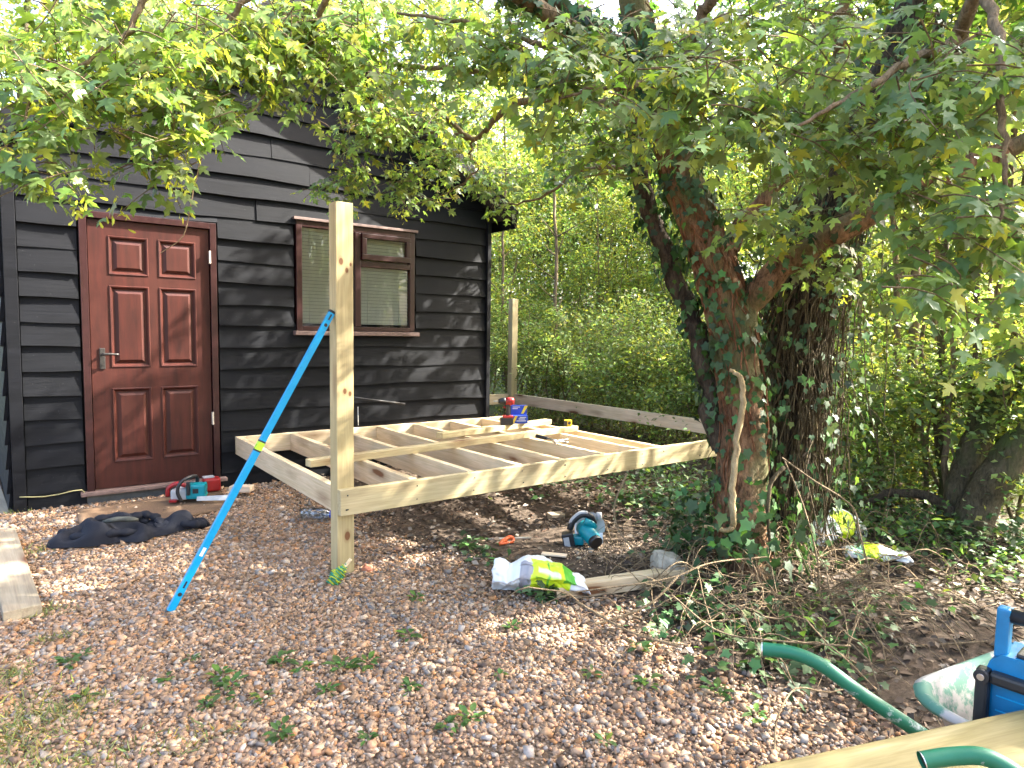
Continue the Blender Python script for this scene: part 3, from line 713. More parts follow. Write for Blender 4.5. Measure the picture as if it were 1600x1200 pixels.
# circular saw
sp = G(912, 852); sx, sy, sz = sp; A = face_cam(sx, sy)+math.pi/2+math.radians(2); cm = Matrix.Translation((sx, sy, sz+.012)) @ rotz(A)
cw = thing('circular_saw', sp, 'teal and black cordless circular saw lying on bare soil', 'circular saw')
MB().box(-.13, -.055, -.085, -.005, .0, .105, .008, Matrix.Rotation(math.radians(-12), 4, 'Y')).build('battery', BLKP, cw, cm)
MB().box(-.122, -.085, -.0865, -.0845, .02, .085, .001, Matrix.Rotation(math.radians(-12), 4, 'Y')).build('battery_label', GREYP, cw, cm)
hp = spline([(-.095, -.03, .10), (-.075, -.03, .155), (-.02, -.025, .20), (.04, -.02, .19), (.065, -.01, .14)], 16)
MB().tube(hp, .021, 10).build('handle', BLKP, cw, cm)
MB().tube(hp[2:11]+np.array([-.004, -.004, .013]), .014, 8).build('handle_top', GREYP, cw, cm)
MB().tube(spline([(.0, -.045, .165), (.045, -.04, .145), (.065, -.03, .12)], 6), .024, 10).build('handle_neck', TEAL, cw, cm)
mb = MB(); mb.tube([(.0, .02, .105), (.02, -.02, .09), (.065, -.10, .055), (.066, -.102, .054)], [.058, .056, .046, .03], 16); mb.build('motor', TEAL, cw, cm)
MB().tube([(.063, -.100, .056), (.078, -.125, .045)], .044, 16).build('motor_cap', BLKP, cw, cm)
MB().box(-.075, .0, -.05, .02, .0, .06, .014).build('lower_body', TEAL, cw, cm)
gm = Matrix.Translation((.045, .045, .10)) @ Matrix.Rotation(math.radians(68), 4, 'X') @ Matrix.Rotation(math.radians(10), 4, 'Z')
pts = [(.095*math.cos(a), .095*math.sin(a)) for a in np.linspace(-.5, math.pi+.5, 18)]
MB().prism(pts, -.014, .014, gm).build('blade_guard', GREYP, cw, cm)
pts = [(.08*math.cos(a)*(1+.02*(i % 2)), .08*math.sin(a)*(1+.02*(i % 2))) for i, a in enumerate(np.linspace(0, 2*math.pi, 49)[:-1])]
MB().prism(pts, -.001, .001, Matrix.Translation((0, -.0, -.0)) @ gm).build('blade', STEEL, cw, cm)
MB().box(-.06, .13, .055, .063, .0, .13, .002, Matrix.Rotation(math.radians(-14), 4, 'X')).build('base_plate', STEEL, cw, cm)
MB().tube([(.095, .03, .205), (.10, .02, .155)], .020, 10).build('depth_knob', GREYP, cw, cm)
# orange hand tool and steel strip
op = G(794, 850); om = Matrix.Translation((op[0], op[1], op[2]+.012)) @ rotz(face_cam(op[0], op[1])+math.pi/2+.35)
ot = thing('orange_clamp', op, 'orange plastic quick clamp lying on the soil under the front beam', 'clamp')
MB().tube(spline([(-.07, -.02, 0), (-.03, .01, .01), (.02, .035, .02), (.05, .03, .012)], 10), [.008, .012, .013, .013, .012, .012, .013, .014, .013, .008], 8).build('upper_grip', ORANGE, ot, om)
MB().tube(spline([(-.07, -.02, 0), (-.02, -.015, .0), (.03, .0, .0), (.05, .03, .012)], 10), .009, 8).build('lower_grip', ORANGE, ot, om)
MB().tube([(-.02, .012, .01), (.0, -.01, .003)], .006, 6).build('web', ORANGE, ot, om)
s0 = G(763, 842, .012); s1 = G(830, 840, .012)
loose('steel_strip', s0, s1, .022, .008, STEEL, 'flat grey steel strip lying on the soil behind the orange clamp', 'strip', b=.001)

# ------------------------------------------------------------------ empty sacks
def sack(name, p0, p1, wid, hgt, seed, label, zones, group=None, base=.0, tails=True):
    n1, n2, n3 = vnoise(seed), vnoise(seed+1), vnoise(seed+2); p0 = np.array(p0); p1 = np.array(p1)
    L = float(np.linalg.norm((p1-p0)[:2])); 
    def fn(u, v):
        a = v*2*math.pi
        endp = math.sin(math.pi*min(max(u, .0), 1))**.45
        w = wid*(.62+.38*endp)*(1+.20*n1(u*4, 0)); hh = hgt*(.30+.70*endp)*(1+.30*n2(u*1.6, 1))+(.10*max(0, 1-u/.16) if seed == 41 else 0)
        ca, sa = math.cos(a), math.sin(a); x = (u-.5)*L+.02*n3(ca, sa+u)
        cr = .014*n1(u*2.2+5, ca*1.2+sa)+.009*n2(u*5, sa*1.9+ca*1.5)
        y = ca*w/2+cr; z = hh*.5+sa*hh*.5+cr*.8+.004*n3(u*13, ca*1.5)
        c = (.72, .74, .74)
        for (u0, u1, v0, v1, col) in zones:
            if u0 <= u+.02*n2(v*5, u) <= u1 and v0 <= v <= v1: c = col
        return (x, y, max(z, .002)), c
    V, F, Cc = grid_cloth(120, 72, fn); o = link(name, fastmesh(name, V, F, Cc, smooth=True), BAGM)
    mid = (p0+p1)/2; o.matrix_basis = frame_m((mid[0], mid[1], min(p0[2], p1[2])+base), (p1-p0)*np.array([1, 1, .6]))
    return tag(o, label, 'sack', group)
YG, GN, GY, LG = (.55, .72, .02), (.10, .42, .04), (.30, .30, .33), (.42, .60, .22)
zones = [(.22, .95, .0, 1, (.66, .68, .68)), (.30, .42, .35, .95, GY), (.42, .82, .25, .62, YG), (.46, .80, .62, .98, LG), (.60, .78, .70, .95, GN), (.74, .86, .3, .5, GN), (.86, 1, 0, 1, (.72, .74, .76))]
def stripes(z, u0, u1, v0, v1, n, col):
    for i in range(n): z.append((u0+(u1-u0)*(i+.1)/n, u0+(u1-u0)*(i+.6)/n, v0, v1, col))
stripes(zones, .30, .41, .72, .95, 3, (.6, .62, .64))
stripes(zones, .46, .72, .66, .72, 9, GY); stripes(zones, .02, .22, .55, .58, 6, (.55, .57, .6)); zones += [(.50, .56, .74, .90, GN), (.58, .60, .3, .6, GN), (.47, .70, .40, .43, (.7, .75, .5)), (.47, .66, .46, .48, (.25, .45, .05))]
sack('compost_sack', G(772, 922), G(918, 930), .17, .17, 41, 'crumpled white plastic sack with yellow and green print over the timber end', zones, base=.015)
mbf = MB()
z2 = [(.12, .34, .2, .9, (.35, .62, .40)), (.28, .52, .1, .8, YG)]; stripes(z2, .50, .72, .1, .7, 5, (.42, .46, .12))
sack('compost_sack', G(1318, 862), G(1420, 880), .17, .085, 51, 'flattened white sack with lime print lying on the leaf litter', z2, base=.01)
z3 = [(.35, .62, .2, .9, YG)]
sack('compost_sack', G(1262, 846), G(1338, 838), .17, .20, 61, 'upright crumpled white sack behind the ivy-covered trunk', z3, base=.0)

# ------------------------------------------------------------------ wheelbarrow, radio and plank in front
wbz = thing('wheelbarrow', (1.6, -5.25, 0), 'green-handled wheelbarrow with cement-stained tray holding a blue machine', 'wheelbarrow')
h1 = [pd(1190, 1014, 1.66), pd(1240, 1021, 1.63), pd(1285, 1040, 1.60), pd(1340, 1080, 1.57), pd(1430, 1140, 1.545)]
d1 = h1[4]-h1[3]; h1 += [h1[4]+d1*1.0, h1[4]+d1*2.2]
P = spline(h1, 30); V, F = tube_arrays(P, .0165, 16); mb = MB().add(V, F, True)
mb.tube([P[0]+(P[0]-P[1])*.02, P[0]+(P[1]-P[0])*.05], .0166, 16, False)
mb.build('handle', GREENT, wbz)
MB().tube([P[0]+(P[1]-P[0])*.3, P[0]+(P[1]-P[0])*.34], .0150, 14).build('tube_bore', BLKP, wbz)
V, F = tube_arrays([P[0]-(P[1]-P[0])*.03, P[0]+(P[1]-P[0])*.2], .0169, 16); MB().add(V, F, True).build('bare_end', STEEL, wbz)
h2 = [pd(1440, 1189, 1.27), pd(1485, 1182, 1.265), pd(1535, 1182, 1.25), pd(1578, 1202, 1.23), pd(1625, 1240, 1.20), pd(1680, 1290, 1.17)]
P2 = spline(h2, 26); V, F = tube_arrays(P2, .0165, 16); MB().add(V, F, True).build('handle', GREENT, wbz)
MB().tube([P2[0]+(P2[1]-P2[0])*.5, P2[0]+(P2[1]-P2[0])*.55], .0150, 14).build('tube_bore', BLKP, wbz)
V, F = tube_arrays([P2[0]-(P2[1]-P2[0])*.03, P2[0]+(P2[1]-P2[0])*.15], .0169, 16); MB().add(V, F, True).build('bare_end', STEEL, wbz)
# tray: rounded rectangle rings, rim down to floor
rim0 = at(1424, 1072, z=.495); ax_ = np.array([.985, -.17, 0]); bx_ = np.array([-.17, -.985, 0])
def rrect(l, w, r, n=6):
    pts = []
    for cx, cy, a0 in ((l-r, w-r, 0), (r, w-r, 90), (r, r, 180), (l-r, r, 270)):
        for i in range(n+1):
            a = math.radians(a0+90*i/n); pts.append((cx+r*math.cos(a), cy+r*math.sin(a)))
    return pts
TL, TWd = .86, .60; org = rim0-np.array([0.035, .0, 0])+bx_*.0-ax_*.0
def ring(ins, z, r, fwd=0.0):
    return [org+ax_*(x*(TL-2*ins)/TL+ins+fwd)+bx_*(y*(TWd-2*ins)/TWd+ins)+np.array([0, 0, z-.52]) for x, y in rrect(TL, TWd, r)]
rings = [ring(-.022, .508, .13), ring(-.024, .516, .13), ring(-.012, .524, .13), ring(.0, .520, .13), ring(.035, .42, .13, .01), ring(.075, .31, .13, .02), ring(.12, .265, .12, .02)]
n = len(rings[0]); V = [p for q in rings for p in q]; F = [(j*n+i, j*n+(i+1) % n, (j+1)*n+(i+1) % n, (j+1)*n+i) for j in range(len(rings)-1) for i in range(n)]+[tuple((len(rings)-1)*n+i for i in range(n))]
tr = MB().add(V, F, True).build('tray', TRAY, wbz); so = tr.modifiers.new('s', 'SOLIDIFY'); so.thickness = .003
mb = MB(); cen = org+ax_*.45+bx_*.3
for s in (-1, 1):
    q0 = cen+bx_*(s*.2)-ax_*.15+np.array([0, 0, -.25]); MB().tube([q0, q0-ax_*.06+np.array([0, 0, -.28])], .014, 8).build('leg', GREENT, wbz)
# blue site machine in the tray
mo = at(1540, 1118, z=.42); A = math.radians(-33)
rd = thing('site_radio', mo, 'blue and black site radio with upright handle sitting in the wheelbarrow tray', 'radio')
q0 = pd(1520, 1126, 1.62); 
uR = np.array(R_); uR[2] = 0; uR /= np.linalg.norm(uR); uF = np.array([-uR[1], uR[0], 0])
ang = math.radians(-50); dX = uR*math.cos(ang)+uF*math.sin(ang); rm = Matrix(((dX[0], -dX[1], 0, q0[0]), (dX[1], dX[0], 0, q0[1]), (0, 0, 1, .36), (0, 0, 0, 1)))
ztop = float(pd(1530, 1042, 1.62)[2])-.36
MB().box(.012, .36, .012, .20, .0, ztop, .02).build('body', BLUEP, rd, rm)
for q in ((.0, .028, -.012, .022, .0, ztop+.008), (.150, .180, -.012, .022, .0, ztop+.008), (.0285, .1495, -.011, .021, ztop-.022, ztop+.006), (.34, .37, -.012, .022, .0, ztop+.008)):
    MB().box(*q, .007).build('frame_bar', BLKP, rd, rm)
for x in (.014, .165): MB().tube([(x, -.020, ztop-.008), (x, -.004, ztop-.008)], .016, 14).build('corner_bumper', BLKP, rd, rm)
for x in (.014, .165): MB().tube([(x, -.023, ztop-.008), (x, -.018, ztop-.008)], .008, 10).build('bolt', STEEL, rd, rm)
for z0 in (.60, .76): MB().box(.04, .135, .0095, .0115, ztop*z0, ztop*z0+.003).build('panel_line', BLUEL, rd, rm)
hd = MB(); hd.prism([(.014, ztop-.002), (.022, ztop+.026), (.045, ztop+.048), (.36, ztop+.048), (.36, ztop-.002)], -.13, -.015, Matrix.Rotation(math.radians(90), 4, 'X')); hd.build('top_housing', BLUEP, rd, rm)
MB().box(.026, .054, .022, .058, ztop+.035, ztop+.158, .006).build('handle_bracket', BLUEP, rd, rm)
MB().tube([(.045, .040, ztop+.141), (.36, .040, ztop+.141)], .017, 12).build('handle_grip', BLKP, rd, rm)
MB().box(.07, .36, .025, .11, ztop+.046, ztop+.058, .004).build('rubber_pad', BLKP, rd, rm)
# plank across the barrow handles
pa = at(1186, 1194, z=.535); pb_ = at(1600, 1106, z=.535); dv_ = (pb_-pa)/np.linalg.norm(pb_-pa); nv = np.array([dv_[1], -dv_[0], 0])
pw = .165; c0 = pa+nv*pw/2-dv_*.01; c1 = pb_+nv*pw/2+dv_*.55
loose('board_on_barrow', c0-np.array([0, 0, .022]), c1-np.array([0, 0, .022]), pw, .044, PINE_D, 'greenish treated board resting across the wheelbarrow handles', 'plank', b=.010)

# ------------------------------------------------------------------ leaf templates and scatter
def fan(half, cx, droop=.22, fold=.12, curl=0.0):
    out = [half[0]]+half[1:-1]+[half[-1]]+[(x, -y) for x, y in half[-2:0:-1]]
    V = [(cx, 0, 0)]+[(x, y, 0) for x, y in out]; V = np.array(V, float)
    V[:, 2] = -droop*V[:, 0]**2+fold*np.abs(V[:, 1])-curl*V[:, 1]**2; n = len(out)
    return V, np.array([(0, 1+i, 1+(i+1) % n) for i in range(n)])
MAPLE = fan([(0, 0), (-.10, .28), (.07, .20), (.20, .40), (.44, .62), (.43, .34), (.46, .14), (.70, .23), (.78, .12), (1, 0)], .30, .30, .10, .4)
IVYT = fan([(0, 0), (-.10, .30), (.14, .30), (.36, .48), (.55, .20), (1, 0)], .35, .2, .15, .3)
OVAL = fan([(0, 0), (.28, .22), (.62, .24), (1, 0)], .45, .25, .25)
DIA = (np.array([(0, 0, 0), (.48, .30, .07), (1, 0, -.12), (.48, -.30, .07)], float), np.array([(0, 2, 1), (0, 3, 2)]))
KEY = fan([(0, 0), (.3, .10), (.8, .16), (1, 0)], .5, .1, .1)
def inst(tpl, pos, ex, nz, sc):
    TV, TF = tpl; pos = np.asarray(pos, float); N = len(pos)
    ex = ex/(np.linalg.norm(ex, axis=1)[:, None]+1e-9); ey = np.cross(nz, ex); ey /= np.linalg.norm(ey, axis=1)[:, None]+1e-9
    ez = np.cross(ex, ey); sc = np.broadcast_to(np.asarray(sc, float), (N,))
    V = pos[:, None, :]+sc[:, None, None]*(TV[None, :, 0, None]*ex[:, None]+TV[None, :, 1, None]*ey[:, None]+TV[None, :, 2, None]*ez[:, None])
    F = TF[None]+(np.arange(N)*len(TV))[:, None, None]
    return V.reshape(-1, 3), F.reshape(-1, 3)
def rep(col, tpl): return np.repeat(col, len(tpl[0]), axis=0)
def joinmesh(parts):
    n = 0; Vs = []; Fs = []; Cs = []
    for V, F, Cc in parts: Vs.append(V); Fs.append(F+n); Cs.append(Cc); n += len(V)
    return np.concatenate(Vs), np.concatenate(Fs), np.concatenate(Cs)
def leafcol(N, base, var=.35, yel=.15):
    b = np.array(base)[None]*np.exp(rng.normal(0, var, (N, 1)))
    b = b*np.exp(rng.normal(0, .10, (N, 3))); k = (rng.random(N) < yel)[:, None]
    return np.clip(np.where(k, b*np.array([1.9, 1.45, .9]), b), .004, .6)
def quads2tris(F): F = np.asarray(F); return np.concatenate([F[:, [0, 1, 2]], F[:, [0, 2, 3]]])
class Tubes:
    def __init__(s): s.V = []; s.F = []; s.n = 0
    def add(s, P, r, n=4, bump=0.0):
        V, F = tube_arrays(P, r, n, bump); s.V.append(V); s.F.append(F+s.n); s.n += len(V)
    def build(s, name, mat, parent=None):
        if not s.V: return None
        return link(name, fastmesh(name, np.concatenate(s.V), np.concatenate(s.F), smooth=True), mat, parent)
def unit(v): v = np.asarray(v, float); return v/(np.linalg.norm(v)+1e-9)

# ------------------------------------------------------------------ the maple
tb = G(1165, 912)
maple = thing('maple_tree', tb, 'big ivy-clad maple with spreading leafy crown beside the deck corner', 'tree')
def limb(tree, pts, r, name='limb', mat=BARK, m=26, n=12, bump=.10, wob=.015):
    P = spline([pd(*p) if len(p) == 3 and p[0] > 20 or (len(p) == 3 and abs(p[1]) > 20) else np.array(p) for p in pts], m)
    P[1:-1] += rng.normal(0, wob, (m-2, 3))*np.linspace(1, .5, m-2)[:, None]
    R = np.interp(np.linspace(0, 1, m), np.linspace(0, 1, len(r)), r)
    V, F = tube_arrays(P, R, n, bump); link(name, fastmesh(name, V, F, smooth=True), mat, tree); return P
TRK = limb(maple, [(1168, 940, 3.74), (1160, 880, 3.74), (1155, 790, 3.74), (1160, 650, 3.75), (1145, 520, 3.75), (1110, 400, 3.75), (1070, 290, 3.72), (1035, 190, 3.65), (1005, 80, 3.55), (980, -60, 3.4), (960, -260, 3.3)],
           [.24, .165, .135, .125, .125, .115, .105, .09, .08, .07, .05], 'trunk', BARK, 46, 20, .13, .008)
LR = limb(maple, [(1150, 520, 3.75), (1180, 455, 3.70), (1240, 405, 3.62), (1330, 350, 3.5), (1420, 293, 3.4), (1510, 255, 3.3), (1640, 200, 3.2), (1800, 60, 3.2)], [.085, .078, .068, .062, .056, .05, .04, .02])
LL_ = limb(maple, [(1128, 700, 3.80), (1112, 600, 3.86), (1085, 500, 3.92), (1052, 425, 3.95), (1020, 345, 3.95), (998, 265, 3.95), (985, 150, 3.9), (985, -50, 3.8)], [.06, .062, .058, .055, .052, .05, .045, .03], 'limb', BARK_D)
limb(maple, [(1120, 420, 3.75), (1165, 350, 3.7), (1205, 300, 3.65), (1245, 240, 3.6), (1300, 120, 3.5), (1330, -40, 3.4)], [.05, .05, .045, .04, .03, .02])
BR = []
for pts, r in [
    ([(1035, 190, 3.65), (960, 100, 3.5), (880, 40, 3.3), (790, -20, 3.1), (600, -80, 2.95), (400, -70, 2.8), (200, -40, 2.7)], [.055, .05, .045, .035, .025, .015]),
    ([(1010, 100, 3.55), (900, 20, 3.4), (780, -50, 3.3)], [.05, .04, .03]),
    ([(1040, 210, 3.65), (960, 165, 3.8), (880, 155, 4.0), (800, 165, 4.2), (770, 190, 4.3), (738, 216, 4.4), (690, 178, 4.4), (640, 140, 4.4)], [.03, .028, .025, .02, .016, .010]),
    ([(960, 100, 3.5), (860, 75, 3.5), (760, 40, 3.6), (620, 20, 3.7)], [.022, .018, .012, .008]),
    ([(880, 120, 3.6), (760, 110, 3.8), (640, 105, 3.9), (520, 88, 3.9), (430, 75, 3.7)], [.02, .018, .015, .011, .006]),
    ([(738, 216, 4.4), (660, 205, 4.5), (600, 215, 4.5), (540, 250, 4.4)], [.012, .010, .008, .004]),
    ([(740, 218, 4.4), (735, 245, 4.5), (748, 260, 4.6), (720, 290, 4.7), (682, 308, 4.8)], [.008, .007, .007, .006, .003]),
    ([(420, -70, 2.8), (380, 0, 2.9), (345, 60, 2.95), (320, 120, 3.0), (260, 200, 2.95)], [.016, .013, .010, .007, .004]),
    ([(260, -50, 2.7), (215, 5, 2.7), (205, 45, 2.7), (165, 75, 2.65), (60, 140, 2.55), (20, 230, 2.5)], [.016, .014, .011, .009, .006, .003]),
    ([(560, -75, 2.95), (500, 20, 3.2), (480, 80, 3.4), (400, 80, 3.3), (310, 82, 3.2), (250, 130, 3.0)], [.02, .016, .013, .012, .009, .004]),
    ([(1120, -40, 3.2), (1100, 20, 3.3), (1080, 75, 3.4), (1060, 160, 3.6)], [.03, .03, .028, .03]),
    ([(1340, -60, 3.2), (1310, 25, 3.3), (1280, 105, 3.4), (1250, 200, 3.5)], [.025, .025, .022, .02]),
    ([(1420, 293, 3.4), (1460, 180, 3.0), (1500, 60, 2.6), (1540, -60, 2.3)], [.04, .035, .03, .02]),
    ([(1500, 60, 2.6), (1420, 100, 2.3), (1330, 150, 2.2), (1240, 200, 2.2)], [.02, .015, .010, .005]),
    ([(1540, -60, 2.3), (1560, 80, 2.1), (1570, 220, 2.0), (1560, 350, 2.0)], [.02, .014, .009, .004]),
    ([(1085, 75, 3.4), (1000, 130, 2.9), (930, 140, 2.8), (850, 160, 2.9)], [.018, .012, .008, .004]),
    ([(980, 260, 4.6), (900, 270, 5.2), (860, 300, 5.4), (800, 320, 5.6), (770, 300, 5.7)], [.02, .016, .012, .008, .004]),
]:
    BR.append(limb(maple, pts, r, 'branch', TWIG, 22, 7, .08, .010))
# crown: twigs with alternating leaves inside the foliage masses
blobs = [(640, -5, 4.6, 170, 40, .4, 30), (830, 10, 4.8, 150, 45, .4, 30), (900, 190, 5.0, 90, 60, .4, 20), (1120, 40, 3.4, 90, 60, .4, 16), (1260, 20, 3.4, 100, 50, .4, 14), (600, 130, 4.6, 90, 70, .3, 24), (700, 130, 4.8, 85, 60, .3, 22), (700, 245, 5.0, 60, 45, .3, 14), (1285, 395, 3.6, 60, 45, .2, 7), (1240, 330, 3.4, 70, 40, .2, 6), (470, 15, 3.4, 120, 50, .3, 26), (1480, 370, 2.3, 90, 50, .2, 9), (150, 10, 3.0, 200, 60, .4, 26), (350, 20, 3.3, 160, 60, .4, 24), (620, 20, 3.8, 160, 60, .4, 30), (440, 110, 3.4, 70, 40, .3, 6), (60, 110, 2.6, 115, 110, .4, 26), (200, 80, 2.7, 130, 85, .4, 28), (40, 235, 2.5, 60, 45, .2, 8), (250, 175, 2.9, 110, 55, .3, 18), (238, 250, 2.8, 30, 32, .1, 4),
         (385, 55, 3.1, 120, 70, .4, 28), (310, 140, 3.2, 60, 35, .3, 5), (520, 70, 3.6, 130, 85, .5, 40), (570, 190, 4.1, 70, 60, .3, 20), (528, 278, 4.35, 45, 34, .15, 11),
         (640, 285, 4.6, 42, 45, .2, 13), (640, 160, 4.3, 90, 65, .4, 30), (760, 50, 3.5, 140, 80, .5, 36), (850, 120, 3.2, 110, 70, .4, 22), (710, 190, 4.6, 90, 50, .4, 22),
         (775, 290, 5.6, 45, 45, .4, 20), (930, 80, 2.9, 110, 85, .4, 26), (965, 200, 3.3, 60, 75, .3, 15), (1050, 110, 2.5, 95, 95, .3, 22), (1150, 160, 2.45, 110, 75, .35, 20),
         (1290, 110, 2.5, 130, 110, .5, 22), (1310, 215, 2.6, 130, 60, .4, 18), (1420, 170, 2.4, 130, 110, .45, 24), (1540, 110, 2.2, 110, 120, .4, 24), (1555, 300, 2.1, 75, 85, .3, 15),
         (1450, 290, 2.4, 110, 50, .25, 12), (1455, 430, 1.95, 55, 50, .12, 4), (1190, 340, 3.3, 80, 60, .3, 5), (1585, 480, 2.2, 40, 70, .2, 5), (870, 240, 5.6, 110, 70, .6, 34), (1350, 250, 3.2, 150, 50, .4, 10)]
LP = []; LE = []; LN = []; LS = []; LC = []; KP = []; KE = []; KN = []
tw = Tubes()
def spray(c, length, nl, size, base, droop=.35, keys=0.0):
    a = rng.uniform(0, 2*np.pi); d = unit([math.cos(a), math.sin(a), rng.uniform(-.6, .25)])
    s = np.asarray(c)-d*length*.5; side = unit(np.cross(d, [0, 0, 1]))
    P = np.array([s+d*length*t+np.array([0, 0, -droop*length*t*t])+side*.04*math.sin(3*t) for t in np.linspace(0, 1, 5)])
    tw.add(P, np.linspace(.0035, .0015, 5), 3)
    for i in range(nl):
        t = .15+.85*(i+rng.random())/nl; p = P[0]+(P[-1]-P[0])*t; p[2] += droop*length*(t-t*t)
        sg = 1 if i % 2 else -1
        e = unit(d*rng.uniform(.2, 1)+side*sg*rng.uniform(.3, 1)+np.array([0, 0, rng.uniform(-.9, .15)]))
        nz = unit(np.array([rng.normal(-.42, .5), rng.normal(-.42, .5), 1.0]))
        pt = p+e*rng.uniform(.02, .06)+rng.normal(0, .01, 3)
        LP.append(pt); LE.append(e); LN.append(nz); LS.append(size*rng.uniform(.65, 1.25)); LC.append(base)
    if rng.random() < keys:
        for q in range(14):
            KP.append(P[-1]+rng.normal(0, .03, 3)); KE.append(unit(rng.normal(0, 1, 3)+np.array([0, 0, -.6]))); KN.append(unit(rng.normal(0, 1, 3)))
for (px, py, dep, rx, ry, rd_, ntw) in blobs:
    for _ in range(int(ntw*1.25)):
        v = unit(rng.normal(0, 1, 3))*rng.random()**.45
        c = pd(px+v[0]*rx, py+v[1]*ry, dep+v[2]*rd_)
        far = dep > 3.9
        base = (.155, .235, .065) if px < 1000 else (.165, .24, .078)
        spray(c, rng.uniform(.20, .38), int(rng.integers(9, 14)), (.052 if far else (.064 if px < 900 else .062)), base, keys=.55 if px < 450 else .12)
n_in = len(LP)
for (cx, cy, cz, rx, ry, rz, ntw) in [(1.4, -3.2, 4.3, 2.3, 1.5, .7, 30), (3.3, -3.6, 5.0, 2.2, 1.8, 1.2, 60), (3.0, -4.8, 3.4, 1.4, .8, .7, 50), (4.4, -4.6, 4.2, 1.5, 1.0, .9, 80), (5.0, -4.7, 4.6, 1.7, 1.4, 1.3, 260), (3.9, -5.6, 3.9, 1.5, .8, .9, 130), (4.7, -1.9, 4.4, 1.5, 1.1, .7, 70), (6.4, -5.2, 6.0, 1.6, 1.6, 1.4, 160), (6.0, -2.8, 5.2, 1.3, 1.2, .9, 90), (5.2, -1.0, 3.9, 1.2, .65, 1.1, 55), (6.6, -1.5, 5.0, 1.2, .7, 1.2, 55), (4.3, -.7, 3.2, .7, .5, .5, 40)]:  # extra leaf masses, mostly out of view, added to shade yard and wall
    for _ in range(ntw):
        v = unit(rng.normal(0, 1, 3))*rng.random()**.4
        spray(np.array([cx+v[0]*rx, cy+v[1]*ry, cz+v[2]*rz]), rng.uniform(.3, .5), 10, .10, (.085, .17, .04))
LP = np.array(LP); LE = np.array(LE); LN = np.array(LN); LS = np.array(LS); LC = np.array(LC)
LC = np.clip(LC*np.exp(rng.normal(0, .28, (len(LC), 1)))*np.exp(rng.normal(0, .08, (len(LC), 3))), .01, .5)
ye = rng.random(len(LC)) < .10; LC[ye] *= np.array([2.0, 1.5, .8])
# the 300 leaves that show largest are parts of their own, the rest one mass
rel = LP-C; dep = rel@_f; sx_ = (rel@R_)/dep*FPX+800; sy_ = 600-(rel@U_)/dep*FPX
vis = (dep > .5) & (sx_ > 0) & (sx_ < 1600) & (sy_ > 0) & (sy_ < 700)
score = np.where(vis, LS/np.maximum(dep, .1), 0); big = np.argsort(-score)[:300]; rest = np.setdiff1d(np.arange(len(LP)), big)
V, F = inst(MAPLE, LP[rest], LE[rest], LN[rest], LS[rest]); parts = [(V, F, rep(LC[rest], MAPLE))]
KP = np.array(KP); KE = np.array(KE); KN = np.array(KN)
V, F = inst(KEY, KP, KE, KN, .034); parts.append((V, F, rep(np.array([.46, .50, .07])*np.exp(rng.normal(0, .2, (len(KP), 1))), KEY)))
V, F, Cc = joinmesh(parts); o = link('crown', fastmesh('crown', V, F, Cc), LEAF, maple); o['kind'] = 'stuff'
protos = []
for q in range(6):
    cq = np.array([(.115, .205, .062), (.095, .18, .06), (.15, .24, .055), (.08, .16, .05), (.12, .21, .085), (.17, .26, .06)][q])
    TV = MAPLE[0].copy(); TV[:, 2] += .04*np.sin(TV[:, 0]*7+q)*np.sign(TV[:, 1])
    me = fastmesh('leaf', TV, MAPLE[1], np.repeat(cq[None], len(TV), 0)); me.materials.append(LEAF); protos.append(me)
for i, k_ in enumerate(big):
    e = unit(LE[k_]); y = unit(np.cross(LN[k_], e)); zz = np.cross(e, y); s = LS[k_]
    mw = Matrix(((e[0]*s, y[0]*s, zz[0]*s, LP[k_][0]), (e[1]*s, y[1]*s, zz[1]*s, LP[k_][1]), (e[2]*s, y[2]*s, zz[2]*s, LP[k_][2]), (0, 0, 0, 1)))
    link('leaf', protos[i % 6], None, maple, mw)
o = tw.build('twig', TWIG, maple); o['kind'] = 'stuff'
# hanging bare twig in front of the door
limb(maple, [(338, 150, 3.1), (325, 210, 3.1), (308, 270, 3.1), (296, 330, 3.1), (285, 370, 3.1), (250, 396, 3.1)], [.004, .0035, .003, .003, .0025, .002], 'bare_twig', VINE, 20, 5, .1, .003)
limb(maple, [(440, 105, 3.2), (385, 185, 3.2), (324, 238, 3.2)], [.005, .004, .002], 'bare_twig', VINE, 12, 5, .1, .004)

def ivy_on(P, rad, n, size, tmin=0, tmax=1, base=(.035, .085, .025), off=.03):
    t = rng.uniform(tmin, tmax, n)*(len(P)-1); i = t.astype(int).clip(0, len(P)-2); f = (t-i)[:, None]
    c = P[i]*(1-f)+P[i+1]*f; R = np.interp(t/(len(P)-1), np.linspace(0, 1, len(rad)), rad)
    a = rng.uniform(0, 2*np.pi, n); o_ = np.stack([np.cos(a), np.sin(a), np.zeros(n)], 1)
    pos = c+o_*(R+rng.uniform(.0, off, n))[:, None]
    ex = np.stack([rng.normal(0, .5, n), rng.normal(0, .5, n), -np.ones(n)], 1)+o_*.3; nz = o_+rng.normal(0, .3, (n, 3))
    V, F = inst(IVYT, pos, ex, nz, size*rng.uniform(.5, 1.3, n)); return V, F, rep(leafcol(n, base, .4, .06), IVYT)
parts = [ivy_on(TRK, [.22, .165, .135, .125, .125, .115, .105, .09, .085], 1300, .052, .10, .85, off=.05), ivy_on(LL_, [.06], 420, .055, .05, .9, off=.05), ivy_on(LR, [.09, .05], 90, .05, 0, .5)]
parts.append(ivy_on(TRK, [.30, .22, .18], 420, .065, .0, .22, off=.12))
for P_ in BR[:2]: parts.append(ivy_on(P_, [.05, .03], 200, .06, 0, .6, off=.05))
